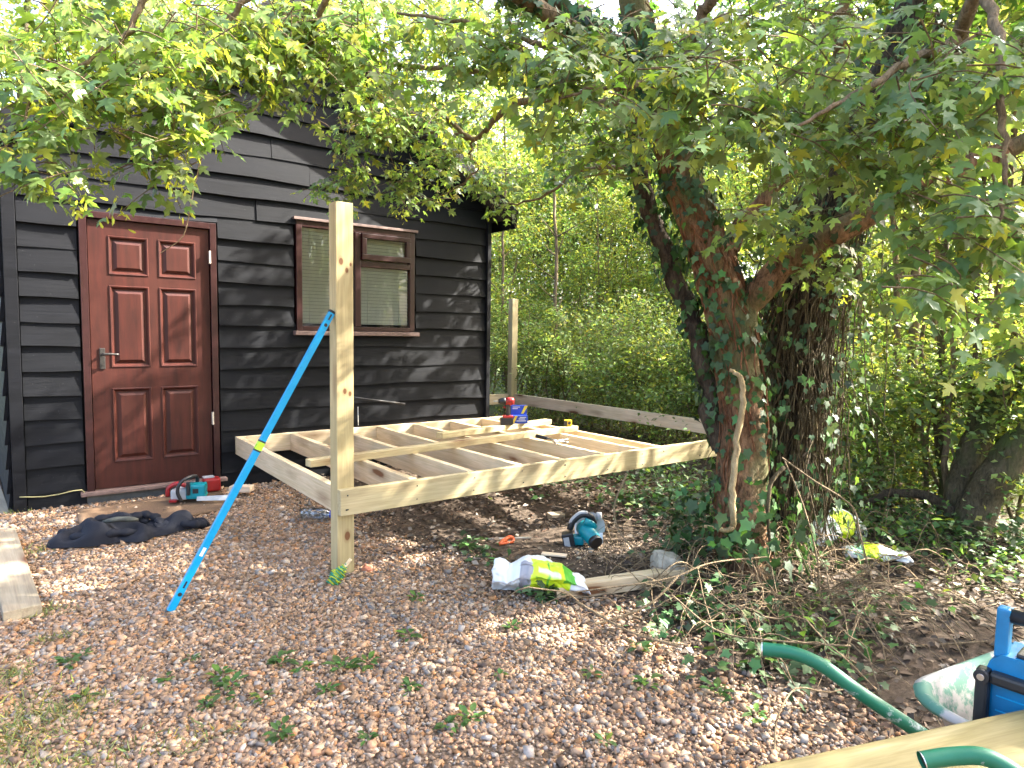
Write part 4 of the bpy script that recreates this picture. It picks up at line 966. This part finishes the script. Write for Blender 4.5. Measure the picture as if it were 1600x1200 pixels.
V, F, Cc = joinmesh(parts); o = link('ivy', fastmesh('ivy', V, F, Cc), IVY, maple); o['kind'] = 'stuff'
limb(maple, [(1140, 578, 3.58), (1157, 590, 3.56), (1162, 620, 3.56), (1154, 670, 3.56), (1148, 720, 3.56), (1144, 770, 3.54), (1146, 815, 3.53), (1138, 828, 3.53), (1100, 822, 3.56)], [.010, .014, .016, .017, .018, .018, .017, .013, .008], 'ivy_stem', VINE_P, 34, 8, .12, .004)
limb(maple, [(1225, 730, 3.6), (1205, 755, 3.58), (1200, 800, 3.56), (1203, 850, 3.56)], [.012, .012, .010, .008], 'ivy_stem', VINE_D, 14, 7, .1, .004)
tv = Tubes()
for q in range(70):          # fine rootlets and thin ivy stems lying on the bark
    t0 = rng.uniform(0, .7); m_ = 9; ts = np.linspace(t0, min(t0+rng.uniform(.1, .3), .95), m_); a0 = rng.uniform(0, 6.28)
    P_ = []
    for t in ts:
        i = int(t*(len(TRK)-1)); a0 += rng.normal(0, .25); r_ = np.interp(t, np.linspace(0, 1, 11), [.22, .165, .135, .125, .125, .115, .105, .09, .08, .07, .05])*1.08
        P_.append(TRK[i]+np.array([math.cos(a0), math.sin(a0), 0])*r_)
    tv.add(spline(P_, 18), rng.uniform(.002, .006), 4)
o = tv.build('rootlet', m_bark('red_rootlet', (.10, .04, .02), (.30, .14, .07)), maple); o['kind'] = 'stuff'

# ------------------------------------------------------------------ ivy-curtained tree behind
tb2 = G(1228, 880)
ivt = thing('ivy_tree', tb2, 'dark trunk draped in a curtain of hanging ivy stems behind the maple', 'tree')
TR2 = limb(ivt, [(1228, 920, 4.2), (1226, 800, 4.2), (1240, 600, 4.2), (1268, 430, 4.2), (1320, 270, 4.15), (1375, 140, 4.05), (1420, 20, 4.0), (1460, -120, 3.9)], [.20, .14, .13, .12, .11, .10, .09, .06], 'trunk', BARK_D, 36, 16, .15, .012)
limb(ivt, [(1330, 250, 4.1), (1400, 180, 4.2), (1450, 110, 4.3), (1470, 20, 4.3)], [.07, .06, .05, .03], 'limb', BARK_D)
tv = Tubes()
for q in range(330):
    a0 = rng.uniform(0, 6.28); rr = rng.uniform(.12, .26); t0 = rng.uniform(.35, .62); z_end = rng.uniform(.06, .34); m_ = 8; P_ = []
    for j, t in enumerate(np.linspace(t0, z_end, m_)):
        i = int(t*(len(TR2)-1)); c = TR2[i]; rr2 = rr*(.9+.5*j/m_); a0 += rng.normal(0, .14)
        P_.append(c+np.array([math.cos(a0), math.sin(a0), 0])*rr2+rng.normal(0, .018, 3))
    tv.add(spline(P_, 14), rng.uniform(.0018, .0048), 4)
for q in range(110):
    i = int(rng.integers(4, 24)); a0 = rng.uniform(0, 6.28); d_ = np.array([math.cos(a0), math.sin(a0), 0]); b0_ = TR2[i]+d_*.14; L = rng.uniform(.2, .55)
    tv.add(spline([b0_, b0_+d_*L*.5+np.array([0, 0, rng.uniform(-.05, .15)]), b0_+d_*L*.75+np.array([rng.normal(0, .06), rng.normal(0, .06), -rng.uniform(.1, .3)]), b0_+d_*L*.8+np.array([0, 0, -rng.uniform(.3, .7)])], 12), rng.uniform(.0015, .0035), 4)
o = tv.build('hanging_stem', VINE_D, ivt); o['kind'] = 'stuff'
parts = [ivy_on(TR2, [.20, .18, .18, .2, .18, .15], 2600, .050, .03, .85, (.06, .115, .04), .30)]
V, F, Cc = joinmesh(parts); o = link('ivy', fastmesh('ivy', V, F, Cc), IVY, ivt); o['kind'] = 'stuff'

# ------------------------------------------------------------------ woodland shrubs and trees
def leafmass(c, rad, n, nclump, size, base, tpl, clump=.28, var=.35, yel=.15, shell=.5, flat=.7):
    c = np.asarray(c, float); rad = np.asarray(rad, float)
    u = rng.normal(0, 1, (nclump, 3)); u /= np.linalg.norm(u, axis=1)[:, None]; r_ = rng.random((nclump, 1))**shell
    cc_ = c+u*r_*rad; cs_ = clump*rng.uniform(.5, 1.4, nclump); tone = np.exp(rng.normal(0, .22, nclump))
    k_ = rng.integers(0, nclump, n); g_ = rng.normal(0, 1, (n, 3))*np.array([1, 1, flat]); pos = cc_[k_]+g_*cs_[k_][:, None]*.55
    pos[:, 2] = np.maximum(pos[:, 2], height(pos[:, 0], pos[:, 1])+.02)
    ex = np.stack([rng.normal(0, 1, n), rng.normal(0, 1, n), rng.normal(-.35, .35, n)], 1); nz = np.stack([rng.normal(0, .6, n), rng.normal(0, .6, n), np.ones(n)], 1)
    V, F = inst(tpl, pos, ex, nz, size*rng.uniform(.6, 1.3, n)); col = leafcol(n, base, var, yel)*tone[k_][:, None]
    return V, F, rep(col, tpl), cc_
def woody(name, label, cat, base, h, rad, n, nclump, size, col, group, stems=4, tpl=DIA, clump=.28, zc=.55, bark=TWIG, r0=.03, yel=.15, shell=.5, lean=(0, 0), spread=.12):
    x, y = base; z0 = float(height(x, y)); root = thing(name, (x, y, z0), label, cat, group)
    V, F, Cc, cc_ = leafmass((x+lean[0], y+lean[1], z0+h*zc), rad, n, nclump, size, col, tpl, clump, yel=yel, shell=shell)
    o = link('crown', fastmesh('crown', V, F, Cc), LEAF_B, root); o['kind'] = 'stuff'
    for q in range(stems):
        e = cc_[rng.integers(0, nclump)]; b0 = np.array([x+rng.normal(0, spread), y+rng.normal(0, spread), z0-.05])
        e = np.array([e[0], e[1], max(e[2], z0+h*.6)]); m1 = b0*.55+e*.45+rng.normal(0, .08, 3)*np.array([1, 1, 0])
        P = spline([b0, m1, e], 10); V, F = tube_arrays(P, np.linspace(r0, r0*.35, 10), 7, .08); link('trunk' if stems < 3 else 'stem', fastmesh('stem', V, F, smooth=True), bark, root)
    br_ = Tubes()
    for q in rng.choice(nclump, min(nclump, 24), False):
        e = cc_[q]; s0 = np.array([x+lean[0]*.5, y+lean[1]*.5, z0+h*.25])*.5+e*.5; br_.add(spline([s0, (s0+e)/2+rng.normal(0, .06, 3), e], 6), np.linspace(r0*.35, .003, 6), 4)
    o = br_.build('branch', bark, root); o['kind'] = 'stuff'
    return root
def pol(px, dist):      # ground spot in the direction of a picture column
    d = ray(px, 520); d = unit([d[0], d[1], 0]); return (C[0]+d[0]*dist, C[1]+d[1]*dist)
LIGHT, MIDG, DARK = (.20, .275, .095), (.165, .235, .085), (.12, .18, .06)
GS = 'shrubs along the hedge behind the deck'
# low dense hedge just behind the far beam
for i, (px, dist, h, w) in enumerate([(800, 10.6, 2.2, .9), (880, 10.2, 1.9, .9), (950, 9.6, 2.0, .9), (1015, 9.0, 1.9, .85), (1075, 8.6, 2.0, .8), (1120, 7.9, 1.6, .8)]):
    b_ = pol(px, dist); woody('hedge_shrub', 'dense green hedge shrub growing close behind the far deck beam', 'shrub', b_, h, (w, w, h*.5), 8200, 80, .052, MIDG if i % 2 else LIGHT, GS, 5, DIA, .26, .5, TWIG, .015, .12)
for i, (px, dist, h, w) in enumerate([(770, 12.5, 4.6, 1.1), (850, 13.4, 3.6, 1.2), (930, 11.8, 4.8, 1.0), (1000, 13.2, 3.8, 1.2), (1065, 11.6, 5.0, 1.0)]):
    b_ = pol(px, dist); woody('hazel_shrub', 'tall pale green sunlit shrub beyond the deck', 'shrub', b_, h, (w, w, h*.46), 8500, 75, .062, LIGHT, 'sunlit shrubs beyond the deck', 6, DIA, .34, .55, TWIG, .02, .25)
GT = 'trees of the wood behind the garden'
for i, (px, dist, h, w, zc) in enumerate([(800, 17, 8.5, 2.3, .62), (930, 18.5, 9.5, 2.2, .66), (1040, 16, 9, 2.3, .64), (1180, 15, 9.0, 2.4, .62), (1330, 15, 9.5, 2.4, .6), (1480, 14, 9.0, 2.4, .58), (1600, 13.5, 8.8, 2.4, .56), (690, 15.5, 8.5, 2.2, .66), (560, 15, 9.5, 2.3, .62), (420, 14.5, 9.5, 2.3, .62), (280, 14.5, 9.5, 2.3, .62), (120, 14, 9.0, 2.3, .62), (-40, 13, 8.5, 2.2, .6)]):
    b_ = pol(px, dist); woody('woodland_tree', 'tall light green tree standing behind the black shed' if px < 750 else ('tall light green tree far beyond the deck frame' if px < 1100 else 'tall light green tree behind the thicket right of the maple'), 'tree', b_, h, (w, w, h*.40), (6500 if px < 1100 else 4800), 75, .12, LIGHT, GT, 2, DIA, .5, zc, BARK_L, .11, .22)
for i, (px, dist, h, w, zc) in enumerate([(840, 14.5, 6.5, 1.5, .55), (915, 15.5, 7.2, 1.6, .57), (985, 14.6, 6.8, 1.6, .56), (1060, 14.0, 6.6, 1.5, .55), (1250, 12.5, 6.5, 1.6, .55), (1400, 12.4, 6.4, 1.6, .55)]):
    b_ = pol(px, dist); woody('ash_tree', 'bushy yellow-green tree rising above the hedge beyond the deck' if px < 1100 else 'bushy yellow-green tree rising behind the ivy-curtained trunk', 'tree', b_, h, (w, w, h*.42), 8000, 85, .085, LIGHT, 'bushy trees above the hedge', 2, DIA, .42, zc, BARK_L, .07, .3)
woody('woodland_tree', 'added out-of-view tree that shades the wheelbarrow and foreground', 'tree', (5.9, -6.7), 6.0, (2.0, 1.7, 1.9), 7500, 90, .12, MIDG, GT, 1, DIA, .4, .60, BARK_L, .12)  # unseen tree added to keep direct sun off the board and litter
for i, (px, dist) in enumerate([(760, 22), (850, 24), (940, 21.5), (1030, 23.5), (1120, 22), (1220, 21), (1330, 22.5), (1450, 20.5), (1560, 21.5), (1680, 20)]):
    b_ = pol(px, dist); woody('far_tree', 'pale hazy green tree at the back of the wood', 'tree', b_, 11+i % 3, (2.6, 2.6, 4.6), 5000, 80, .21, (.23, .285, .13), 'far trees at the back of the wood', 2, DIA, .62, .52, BARK_L, .12, .25)  # distance haze is put into the paler leaf colour
# right-hand thicket
GR = 'undergrowth shrubs in the wood beside the barrow'
for i, (px, dist, h, w, c_) in enumerate([(1230, 8.2, 3.0, .9, LIGHT), (1330, 8.6, 3.2, .9, LIGHT), (1400, 8.4, 3.4, 1.0, LIGHT), (1480, 8.8, 3.6, .95, LIGHT), (1560, 8.2, 3.6, 1.0, LIGHT), (1640, 8.0, 3.4, 1.0, LIGHT), (1390, 6.3, 1.5, .6, MIDG), (1600, 6.0, 1.9, .6, MIDG), (1300, 10.5, 4.6, 1.3, LIGHT), (1450, 10.8, 4.8, 1.3, LIGHT), (1580, 10.4, 4.6, 1.3, LIGHT)]):
    b_ = pol(px, dist); woody('thicket_shrub', ('tall pale green shrub at the back of the thicket' if dist > 10 else ('low green shrub at the front of the thicket' if dist < 6.5 else 'leafy mid-height green shrub in the thicket right of the ivy tree')), 'shrub', b_, h, (w, w, h*.48), 6800, 70, .055, c_, GR, 6, DIA, .28, .52, TWIG, .016, .18)
# slender trunks in the thicket
for i, (x0, y0, d0, x1, y1, r_) in enumerate([(1420, 840, 5.6, 1425, 200, .05), (1462, 830, 5.8, 1470, 150, .03), (1400, 800, 6.2, 1392, 220, .035), (1530, 780, 6.4, 1545, 120, .05), (1360, 790, 6.6, 1352, 240, .03), (868, 690, 10.5, 866, 330, .04), (795, 640, 10.8, 790, 300, .03)]):
    p0 = pd(x0, y0, d0); p1 = pd(x1, y1, d0); b_ = (p0[0], p0[1]); z0 = float(height(*b_)); root = thing('young_tree', (b_[0], b_[1], z0), 'slender bare-stemmed young tree standing in the thicket', 'tree', 'slender young trees')
    P = spline([np.array([b_[0], b_[1], z0-.05]), (p0*.5+p1*.5)+rng.normal(0, .06, 3), p1, p1+(p1-p0)*.4], 18); P[1:-1] += rng.normal(0, .012, (16, 3))
    V, F = tube_arrays(P, np.linspace(r_, r_*.4, 18), 9, .1); link('trunk', fastmesh('trunk', V, F, smooth=True), TWIG, root)
    V, F, Cc, cc_ = leafmass(P[-4]+np.array([0, 0, .4]), (.8, .8, .9), 1500, 30, .075, LIGHT, DIA, .3); o = link('crown', fastmesh('crown', V, F, Cc), LEAF_B, root); o['kind'] = 'stuff'
    tb_ = Tubes()
    for q in range(7):
        i_ = int(rng.integers(5, 15)); e = P[i_]+np.array([rng.normal(0, .4), rng.normal(0, .4), rng.uniform(.2, .6)]); tb_.add(spline([P[i_], (P[i_]+e)/2+rng.normal(0, .04, 3), e], 6), np.linspace(r_*.35, .003, 6), 4)
    o = tb_.build('branch', TWIG, root); o['kind'] = 'stuff'
# leaning coppiced tree at the right edge
cb = G(1500, 850); cop = thing('leaning_tree', cb, 'leaning lichen-covered trunk with upright stems at the edge of the wood', 'tree')
limb(cop, [(1490, 900, 4.6), (1520, 800, 4.6), (1570, 725, 4.5), (1640, 650, 4.4), (1760, 520, 4.3), (1900, 330, 4.2)], [.14, .12, .11, .10, .09, .07], 'trunk', BARK_L, 24, 14, .1, .01)
limb(cop, [(1490, 860, 4.75), (1500, 770, 4.75), (1540, 660, 4.8), (1600, 570, 4.8), (1690, 470, 4.8)], [.12, .10, .085, .075, .06], 'trunk', BARK_L, 20, 12, .1, .01)
limb(cop, [(1350, 790, 4.9), (1400, 770, 4.8), (1460, 780, 4.7), (1500, 820, 4.65)], [.02, .03, .04, .06], 'root', BARK_D, 14, 9, .12, .01)
for (x0, y0, x1, y1, x2, y2, dp, r_) in [(1470, 840, 1482, 620, 1500, 380, 4.9, .026), (1515, 830, 1520, 600, 1535, 330, 4.8, .03), (1475, 830, 1470, 600, 1480, 300, 5.1, .045), (1535, 740, 1560, 520, 1580, 260, 4.8, .028), (1560, 700, 1585, 500, 1600, 300, 4.9, .03), (1450, 830, 1440, 600, 1452, 350, 5.2, .022), (1505, 780, 1530, 560, 1562, 350, 5.0, .02)]:
    limb(cop, [(x0, y0, dp), (x1, y1, dp), (x2, y2, dp), (2*x2-x1+6, 2*y2-y1, dp)], [r_, r_*.8, r_*.6, r_*.3], 'stem', TWIG if r_ < .03 else BARK_L, 18, 8, .1, .012)
V, F, Cc, cc_ = leafmass(pd(1520, 150, 4.9), (1.0, 1.0, .9), 2200, 40, .085, MIDG, DIA, .3); o = link('crown', fastmesh('crown', V, F, Cc), LEAF_B, cop); o['kind'] = 'stuff'
V, F, Cc, cc_ = leafmass(pd(1500, 560, 4.9), (.7, .7, .8), 900, 30, .075, MIDG, OVAL, .2); o = link('crown', fastmesh('crown', V, F, Cc), LEAF_B, cop); o['kind'] = 'stuff'
# trees behind the camera that the window reflects
for b_ in ((3.6, -13.0), (7.2, -14.0), (.8, -15.0)):
    woody('garden_tree', 'tree across the drive mirrored in the shed window', 'tree', b_, 6.5, (2.0, 2.0, 2.6), 3500, 60, .16, LIGHT, 'trees across the drive', 1, DIA, .5, .6, BARK_L, .13)

# ------------------------------------------------------------------ gravel
XB = lambda y: np.interp(y, [-6, -5, -4.2, -3.4, -2.66, -2, -1, 0], [1.95, 1.9, 1.93, 1.78, 1.62, 1.5, 1.55, 1.45])
NG = 108000
gxp = rng.uniform(-1.2, 2.3, NG*2); gyp = rng.uniform(-5.2, .0, NG*2)
edge = XB(gyp)+.12*np.sin(gyp*5)+.07*np.sin(gyp*13+gxp*4)
keep = (gxp < edge+rng.normal(0, .13, NG*2)) & ~((gxp < -.62) & (rng.random(NG*2) < .75)) & ~((gyp+.45*gxp < -3.6) & (gxp < 1.0) & (rng.random(NG*2) < .7))
gxp, gyp = gxp[keep][:NG], gyp[keep][:NG]; N = len(gxp)
IV = np.array([(x, y, z) for x in (-.68, .68) for y in (-.68, .68) for z in (-.68, .68)]); IF = quads2tris([(0, 1, 3, 2), (4, 6, 7, 5), (0, 4, 5, 1), (2, 3, 7, 6), (0, 2, 6, 4), (1, 5, 7, 3)])
pal = np.array([(.44, .29, .175), (.53, .36, .225), (.37, .25, .15), (.58, .43, .29), (.27, .245, .22), (.38, .345, .30), (.47, .25, .11), (.64, .53, .40), (.21, .145, .10), (.52, .31, .19)])
pc = pal[rng.choice(10, N, p=[.18, .15, .17, .09, .08, .06, .07, .05, .10, .05])]*np.array([.80, .765, .76])*np.exp(rng.normal(0, .18, (N, 1)))
rad = .0068*np.exp(rng.normal(0, .38, N)); rad = np.clip(rad, .0035, .020)
A3 = rng.normal(0, 1, (N, 3, 3)); Q, _ = np.linalg.qr(A3); sq = np.stack([np.ones(N)*1.25, rng.uniform(.7, 1.1, N), rng.uniform(.45, .8, N)], 1)
tilt = rng.normal(0, .35, (N, 2)); n_ = np.stack([tilt[:, 0], tilt[:, 1], np.ones(N)], 1); n_ /= np.linalg.norm(n_, axis=1)[:, None]
a_ = rng.uniform(0, 6.28, N); e_ = np.stack([np.cos(a_), np.sin(a_), np.zeros(N)], 1); y_ = np.cross(n_, e_); y_ /= np.linalg.norm(y_, axis=1)[:, None]; e_ = np.cross(y_, n_)
shape = 1+rng.normal(0, .26, (N, 8, 3)); L_ = IV[None]*shape*sq[:, None]*rad[:, None, None]
pos = np.stack([gxp, gyp, height(gxp, gyp)+rad*rng.uniform(.1, .75, N)], 1)
V = pos[:, None]+L_[..., 0:1]*e_[:, None]+L_[..., 1:2]*y_[:, None]+L_[..., 2:3]*n_[:, None]
F = IF[None]+(np.arange(N)*8)[:, None, None]
o = link('gravel', fastmesh('gravel', V.reshape(-1, 3), F.reshape(-1, 3), np.repeat(pc, 8, 0)), STONE); tag(o, 'loose tan and grey flint gravel covering the yard', 'gravel', kind='stuff')

# ------------------------------------------------------------------ leaf litter, chips, stems, low plants
N = 26000
lx = np.concatenate([rng.uniform(1.2, 5.0, 17000), rng.uniform(3.5, 9, N-17000)]); ly = np.concatenate([rng.uniform(-5.4, 1.5, 17000), rng.uniform(-6, 3.5, N-17000)])
k_ = (lx > XB(ly)-.05+rng.normal(0, .2, N)); bare = np.hypot((lx-2.35)/.55, (ly+2.55)/.4) < 1; k_ &= ~(bare & (rng.random(N) < .75)); lx, ly = lx[k_], ly[k_]; N = len(lx)
lp = np.stack([lx, ly, height(lx, ly)+rng.uniform(.002, .03, N)], 1); ex = rng.normal(0, 1, (N, 3))*np.array([1, 1, .25]); nz = np.stack([rng.normal(0, .5, N), rng.normal(0, .5, N), np.ones(N)], 1)
lc = np.array([(.12, .082, .055), (.06, .042, .030), (.20, .15, .105), (.30, .25, .195), (.09, .072, .054), (.15, .09, .058)])[rng.choice(6, N, p=[.25, .25, .18, .10, .14, .08])]
V, F = inst(DIA, lp, ex, nz, rng.uniform(.02, .06, N)); o = link('leaf_litter', fastmesh('leaf_litter', V, F, rep(lc, DIA)), LITTER); tag(o, 'brown fallen leaves covering the wood floor', 'leaf litter', kind='stuff')
N = 900; lp = np.stack([rng.normal(2.55, .22, N), rng.normal(-2.78, .12, N), np.zeros(N)], 1); lp[:, 2] = height(lp[:, 0], lp[:, 1])+.006
V, F = inst(DIA, lp, rng.normal(0, 1, (N, 3))*np.array([1, 1, .2]), np.stack([rng.normal(0, .4, N), rng.normal(0, .4, N), np.ones(N)], 1), rng.uniform(.008, .022, N))
o = link('sawdust_chips', fastmesh('sawdust_chips', V, F, np.repeat(np.array([.45, .33, .22])*np.exp(rng.normal(0, .3, (N*4, 1))), 1, 0)), LITTER); tag(o, 'pale wood chips scattered on soil round the circular saw', 'wood chips', kind='stuff')
st = Tubes()
for q in range(330):
    if q < 250: c = np.array([rng.normal(2.75, .38), rng.normal(-3.72, .26)])
    else: c = np.array([rng.uniform(2.2, 5.2), rng.uniform(-4.8, -2.6)])
    a = rng.uniform(0, 6.28); L = rng.uniform(.25, .9); hh = rng.uniform(.02, .22); P_ = []
    for t in np.linspace(0, 1, 7):
        a += rng.normal(0, .28); c = c+np.array([math.cos(a), math.sin(a)])*L/7; P_.append([c[0], c[1], float(height(c[0], c[1]))+.01+hh*math.sin(math.pi*t)*rng.uniform(.7, 1.2)])
    st.add(spline(P_, 14), rng.uniform(.0013, .0036), 4)
for pts, r_ in ([(980, 740, 3.9), (960, 790, 3.9), (968, 830, 3.85), (1000, 870, 3.8), (1010, 890, 3.8)], .006), ([(1060, 900, 3.2), (1020, 940, 3.1), (975, 962, 3.05), (930, 975, 3.0)], .006), ([(1200, 870, 3.4), (1110, 880, 3.3), (1040, 905, 3.2), (900, 925, 3.2)], .004), ([(1222, 715, 3.7), (1270, 750, 3.6), (1330, 790, 3.55), (1345, 840, 3.5), (1375, 960, 3.4)], .0045), ([(1225, 718, 3.7), (1255, 790, 3.6), (1278, 880, 3.5), (1280, 960, 3.4)], .0045), ([(1050, 930, 3.05), (1120, 985, 2.9), (1200, 1000, 2.8), (1330, 1010, 2.7)], .004), ([(900, 940, 3.0), (980, 985, 2.85), (1060, 1010, 2.8)], .005):
    st.add(spline([pd(*p) for p in pts], 20), r_, 6, .1)
o = st.build('dry_stems', VINE, None); tag(o, 'tangle of dry tan vine stems round the foot of the maple', 'vine stems', kind='stuff')
st = Tubes()
for q in range(260):
    c = np.array([rng.uniform(2.6, 7), rng.uniform(-5.2, -2.2)]); a = rng.uniform(0, 6.28); L = rng.uniform(.1, .5)
    e = c+np.array([math.cos(a), math.sin(a)])*L; st.add([[c[0], c[1], float(height(*c))+.01], [e[0], e[1], float(height(*e))+rng.uniform(.008, .04)]], rng.uniform(.002, .006), 4)
o = st.build('fallen_twigs', TWIG, None); tag(o, 'short dead twigs strewn over the wood floor', 'twigs', kind='stuff')
def ground_leaves(name, label, spots, tpl, size, col, mat=IVY, zr=.10, cat='ground cover'):
    P_ = []; 
    for (cx, cy, sx_, sy_, n, zz) in spots:
        q = np.stack([rng.normal(cx, sx_, n), rng.normal(cy, sy_, n), np.abs(rng.normal(0, zz, n))], 1); q[:, 2] += height(q[:, 0], q[:, 1])+.012; P_.append(q)
    P_ = np.concatenate(P_); n = len(P_); ex = np.stack([rng.normal(0, 1, n), rng.normal(0, 1, n), rng.normal(-.2, .3, n)], 1); nz = np.stack([rng.normal(0, .5, n), rng.normal(0, .5, n), np.ones(n)], 1)
    V, F = inst(tpl, P_, ex, nz, size*rng.uniform(.5, 1.3, n)); o = link(name, fastmesh(name, V, F, rep(leafcol(n, col, .4, .12), tpl)), mat); return tag(o, label, cat, kind='stuff')
def w(px, py): p = G(px, py); return p[0], p[1]
sp = [(*w(1075, 860), .13, .13, 330, .16), (*w(1060, 800), .2, .2, 350, .12), (*w(1010, 790), .25, .25, 260, .05), (*w(1090, 950), .16, .12, 90, .06), (*w(1150, 985), .16, .1, 80, .05), (*w(1050, 985), .14, .06, 60, .04), (*w(860, 935), .07, .04, 60, .05), (*w(740, 865), .07, .12, 70, .03), (*w(1180, 1040), .2, .08, 90, .05), (*w(1290, 1040), .2, .1, 80, .04), (*w(900, 760), .5, .2, 160, .03), (*w(1010, 740), .35, .2, 300, .10), (*w(1400, 800), .35, .3, 420, .12), (*w(1500, 850), .35, .25, 360, .14), (*w(1580, 860), .3, .2, 220, .1), (*w(1320, 960), .35, .2, 140, .04)]
ground_leaves('ivy_ground_cover', 'dark green ivy creeping over the soil round the trunks', sp, IVYT, .05, (.045, .10, .03))
sp = [(*w(1380, 830), .3, .2, 420, .12), (*w(1440, 860), .25, .2, 300, .1), (*w(1300, 800), .2, .15, 240, .2), (*w(1060, 770), .22, .2, 360, .2), (*w(1240, 1010), .2, .1, 120, .07), (*w(1560, 905), .4, .12, 200, .07)]
ground_leaves('low_undergrowth', 'low light green seedlings and brambles on the wood floor', sp, OVAL, .05, (.09, .16, .05), LEAF_B)
# weeds in the gravel
def weed_mesh(seed, n, size, tpl, col, up=.35):
    r = np.random.default_rng(seed); a = np.arange(n)*2.4+r.normal(0, .3, n); ex = np.stack([np.cos(a), np.sin(a), r.uniform(.0, up*2, n)], 1); nz = np.stack([-np.cos(a)*.3, -np.sin(a)*.3, np.ones(n)], 1)
    pos = np.stack([np.cos(a)*.012*r.uniform(0, 2, n), np.sin(a)*.012*r.uniform(0, 2, n), r.uniform(.004, .03, n)], 1)
    V, F = inst(tpl, pos, ex, nz, size*r.uniform(.5, 1.2, n)); me = fastmesh('weed', V, F, rep(leafcol(n, col, .2, .1), tpl)); me.materials.append(LEAF_B); return me
wm = [weed_mesh(i, 9+3*i, .042+.004*(i % 3), OVAL, (.075, .15, .04)) for i in range(4)]
for i, (px, py) in enumerate([(300, 1034), (345, 1064), (362, 1075), (322, 1108), (350, 1095), (575, 1042), (508, 1085), (436, 1040), (412, 1098), (470, 1050), (130, 1028), (105, 1042), (132, 1096), (258, 1068), (535, 1048), (640, 1080), (945, 1165), (1010, 1075), (1120, 1085), (700, 1140), (780, 1060), (640, 1000), (735, 1128), (575, 1160), (1000, 1020), (650, 940), (800, 985), (440, 1155), (925, 1060), (1180, 1125)]):
    p = G(px, py); s = .7+.55*((i*7) % 10)/10
    o = link('weed', wm[i % 4], None, None, place(p[0], p[1], p[2]+.004, i*1.3) @ Matrix.Scale(s, 4)); tag(o, 'small green broad-leaved weed growing through the gravel', 'weed', 'weeds in the gravel')
# grass
def grass(name, label, spots, n, ln, col):
    P_ = []
    for (px, py, sx_, sy_, k_) in spots:
        c = G(px, py); q = np.stack([rng.normal(c[0], sx_, int(n*k_)), rng.normal(c[1], sy_, int(n*k_)), np.zeros(int(n*k_))], 1); q[:, 2] = height(q[:, 0], q[:, 1])+.004; P_.append(q)
    P_ = np.concatenate(P_); m_ = len(P_); ex = np.stack([rng.normal(0, .8, m_), rng.normal(0, .8, m_), rng.uniform(.3, 1.2, m_)], 1); nz = rng.normal(0, 1, (m_, 3))
    BL = (np.array([(0, .06, 0), (0, -.06, 0), (.55, .05, -.02), (.55, -.05, -.02), (1, 0, -.15)]), np.array([(0, 1, 3), (0, 3, 2), (2, 3, 4)]))
    V, F = inst(BL, P_, ex, nz, ln*rng.uniform(.4, 1.2, m_)); o = link(name, fastmesh(name, V, F, rep(leafcol(m_, col, .3, .3), BL)), GRASS); tag(o, label, 'grass', kind='stuff')
grass('grass_patch', 'thin grass growing through the gravel edge', [(40, 1130, .09, .12, 1), (10, 1180, .08, .1, 1), (110, 1110, .08, .05, .6), (140, 1190, .1, .05, .5), (300, 1160, .08, .05, .25), (20, 1060, .04, .06, .4), (75, 958, .05, .04, .35), (60, 862, .05, .05, .3), (35, 800, .04, .04, .5), (90, 1000, .05, .02, .2), (280, 830, .05, .02, .12)], 520, .040, (.16, .19, .075))
